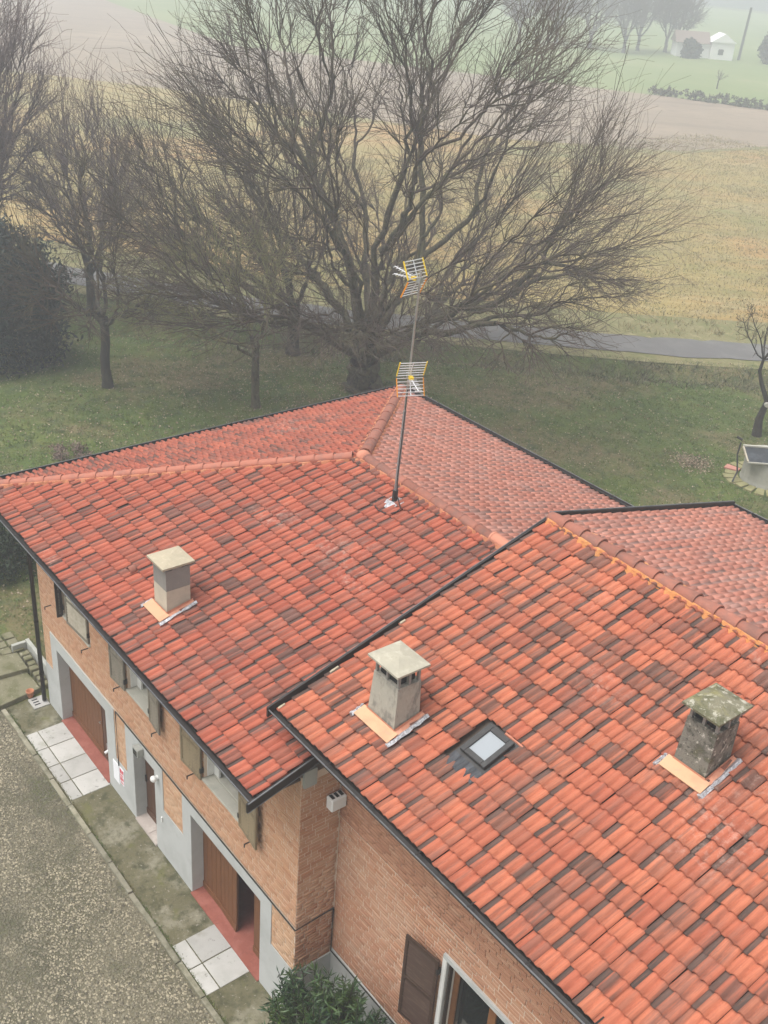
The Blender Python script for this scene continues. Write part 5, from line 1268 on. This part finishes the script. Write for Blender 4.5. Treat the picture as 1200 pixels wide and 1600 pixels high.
V_, F, rn = blades(r, x, y, np.full(len(x), .03), .13, .03, .7); tag(link('stubble', raw_mesh('stubble', V_, F, {'rnd': rn}), M['dry_grass']), 'cut straw stubble standing in the field beyond the road', 'stubble', kind='stuff')
# moss tufts and weeds along the path edge
x, y = r.uniform(-20.9, -8, 2600), 6.15+np.abs(r.normal(0, .03, 2600)); V_, F, rn = blades(r, x, y, np.full(len(x), .03), .03, .008, .6)
tag(link('path_weeds', raw_mesh('path_weeds', V_, F, {'rnd': rn}), M['grass']), 'tiny weeds growing along the kerb joint', 'weeds', kind='stuff')

# ------------------------------------------------------------------ far things in the fog
rgt = np.array([.643, .766]); awy = np.array([-.766, .643]); FH = np.array([-138.6, 188.6])
def fp(a, b): q = FH+rgt*a+awy*b; return (float(q[0]), float(q[1]))
def fbox(mb, a0, a1, b0, b1, z0, z1):
    P = [(*fp(a, b), z) for z in (z0, z1) for a, b in ((a0, b0), (a1, b0), (a1, b1), (a0, b1))]
    return mb.add(P, [(0,3,2,1),(4,5,6,7),(0,1,5,4),(1,2,6,5),(2,3,7,6),(3,0,4,7)])
fh = empty('farmhouse', (*fp(0, 0), 0), 'small white farmhouse with a low grey-brown roof, fading in the fog', 'house')
fbox(MB(), 1.0, 5.4, 0, 5, 0, 3.2).build('wall', M['far_white'], fh)
fbox(MB(), -5.5, .95, 1.0, 6.0, 0, 2.6).build('wall', M['far_white'], fh)
P = [(*fp(a, b), z) for a, b, z in ((.7, -.3, 3.1), (5.7, -.3, 3.1), (5.7, 5.3, 3.1), (.7, 5.3, 3.1), (3.2, -.3, 4.7), (3.2, 5.3, 4.7))]
MB().add(P, [(0, 3, 5, 4), (1, 4, 5, 2), (0, 4, 1), (3, 2, 5)]).build('roof', M['far_white'], fh)
P = [(*fp(a, b), z) for a, b, z in ((-5.9, .6, 2.6), (.9, .6, 2.6), (.9, 6.4, 2.6), (-5.9, 6.4, 2.6), (-5.9, 3.5, 4.6), (.9, 3.5, 4.6))]
MB().add(P, [(0, 1, 5, 4), (3, 4, 5, 2), (0, 4, 3), (1, 2, 5)]).build('roof', M['far_roof'], fh)
fbox(MB(), -4.4, -2.2, .92, .99, 0, 2.0).build('doorway', M['far_dark'], fh)
fbox(MB(), -1.4, -.5, .92, .99, .8, 1.8).build('window', M['far_dark'], fh)
fbox(MB(), 2.4, 3.4, -.08, -.01, .9, 1.9).build('window', M['far_dark'], fh)
pq = fp(7.4, 3)
pol = MB().tube([(*pq, -.2), (pq[0]+.3, pq[1]+.3, 9.5)], [.28, .22], 8).build('utility_pole', M['far_dark']); tag(pol, 'leaning pole beside the white farmhouse in the fog', 'pole')
FT = [(-22, 4, 15, 61), (-16, -1, 13, 62), (-12, 7, 16, 63), (-6, 9, 14, 64), (-28, 10, 14, 65), (-3, 12, 13, 66), (-36, 6, 13, 67)]
for k, (a, b, hh, seed) in enumerate(FT):
    q = fp(a, b); rr2 = np.random.default_rng(seed)
    tips = crown_tips(rr2, 420, (q[0], q[1], hh*.62), hh*.36, hh*.36, hh*.40, hh*.36, .6, .3, 2.0)
    grown_tree('far_tree', ('tall bare tree in the fog', 'bare tree in the fog')[k % 2] + (' second left of the farmhouse', ' third from the white gable', ' just left of the farmhouse roof', ' behind the farmhouse roof', ' at the left of the farm group', ' right behind the farm gable', ' farthest left of the farm group')[k],
               q, 2.4, tips, seed, M['bark_dark'], M['twig_far'], M['twig_far'], group='trees round the far farmhouse', r_tip=.03, expo=.40, k0=5, n4=4, twig_len=.7, twig_r=.026, up_tip=.4)
for k, (a, b, s_) in enumerate(((12.5, -1, 1.0), (17.5, 1, 1.15), (22, -2, .9), (-3.2, -1.2, .62), (28, 2, 1.2))):
    q = fp(a, b); cbk = [(c[0]*s_*.8, c[1]*s_*.8, c[2]*s_*.85, c[3]*s_*.9, c[4]*s_*.9, c[5]*s_) for c in cb]
    bushy('far_evergreen', ('round evergreen beside the leaning pole in the fog', 'tallest evergreen at the right border in the fog', 'evergreen by the right border, beyond the farmhouse', 'small dark evergreen before the farmhouse wall', 'evergreen outermost on the right of the farmhouse')[k], 'tree', q, cbk, 2600, .7, M['conifer'], 70+k, .6, group='evergreens by the farmhouse')
# field hedge
hd = []
for k in range(60):
    t_ = k/59; p_ = np.array([-101.5, 127.6])*(1-t_)+np.array([-62.0, 142.0])*t_
    if abs(t_-.10) < .012: continue
    hd.append((p_[0]+101.5, p_[1]-127.6, .5, .75, .75, .55+.25*random.random()))
bushy('field_hedge', 'low brownish hedge line across the far fields', 'hedge', (-101.5, 127.6), hd, 9000, .35, M['hedge_far'], 81, .6, stem=False)
r = np.random.default_rng(90)
for k, (px_, py_) in enumerate(((-104, 146), (-92, 150), (-98, 160))):
    P1 = walk(r, np.array([[px_, py_, 1.2]]*6, float), norm(r.normal(0, 1, (6, 3))+np.array([0, 0, 1.3])), np.full(6, 1.5), 5, .03, .15); R1 = .04*np.ones((6, 6))*np.linspace(1, .4, 6)[None]
    P2, R2 = spawn(r, P1, R1, 8, .1, 1, 40, 12, .6, 4, .02, .15, .6, .025, .5)
    sp = empty('sapling', (px_, py_, 0), ('thin bare sapling left of the others in the far meadow', 'thin bare sapling nearest the hedge in the far meadow', 'thin bare sapling farthest off in the far meadow')[k], 'tree', 'saplings in the far meadow')
    tube_obj('trunk', [(np.array([[(px_, py_, -.1), (px_, py_, .6), (px_, py_, 1.25)]], float), np.array([[.12, .10, .09]]), 6), (P1, R1, 4)], M['bark_dark'], sp); tag(tube_obj('crown', [(P2, R2, 3)], M['twig_far'], sp), kind='stuff')

# ------------------------------------------------------------------ haze
hz = MB().box(-440, 440, -440, 440, -1.6, 24).build('haze', None); tag(hz, 'pale winter fog filling the air over the fields', 'fog', kind='stuff')
hm = bpy.data.materials.new('haze'); hm.use_nodes = True; nt = hm.node_tree; nt.nodes.clear()
out = nt.nodes.new('ShaderNodeOutputMaterial'); pv = nt.nodes.new('ShaderNodeVolumePrincipled')
pv.inputs['Color'].default_value = (.79, .83, .885, 1); pv.inputs['Density'].default_value = HAZE; pv.inputs['Anisotropy'].default_value = .2
nt.links.new(pv.outputs[0], out.inputs['Volume']); hz.data.materials.append(hm)
try: hm.cycles.homogeneous_volume = True
except Exception: pass
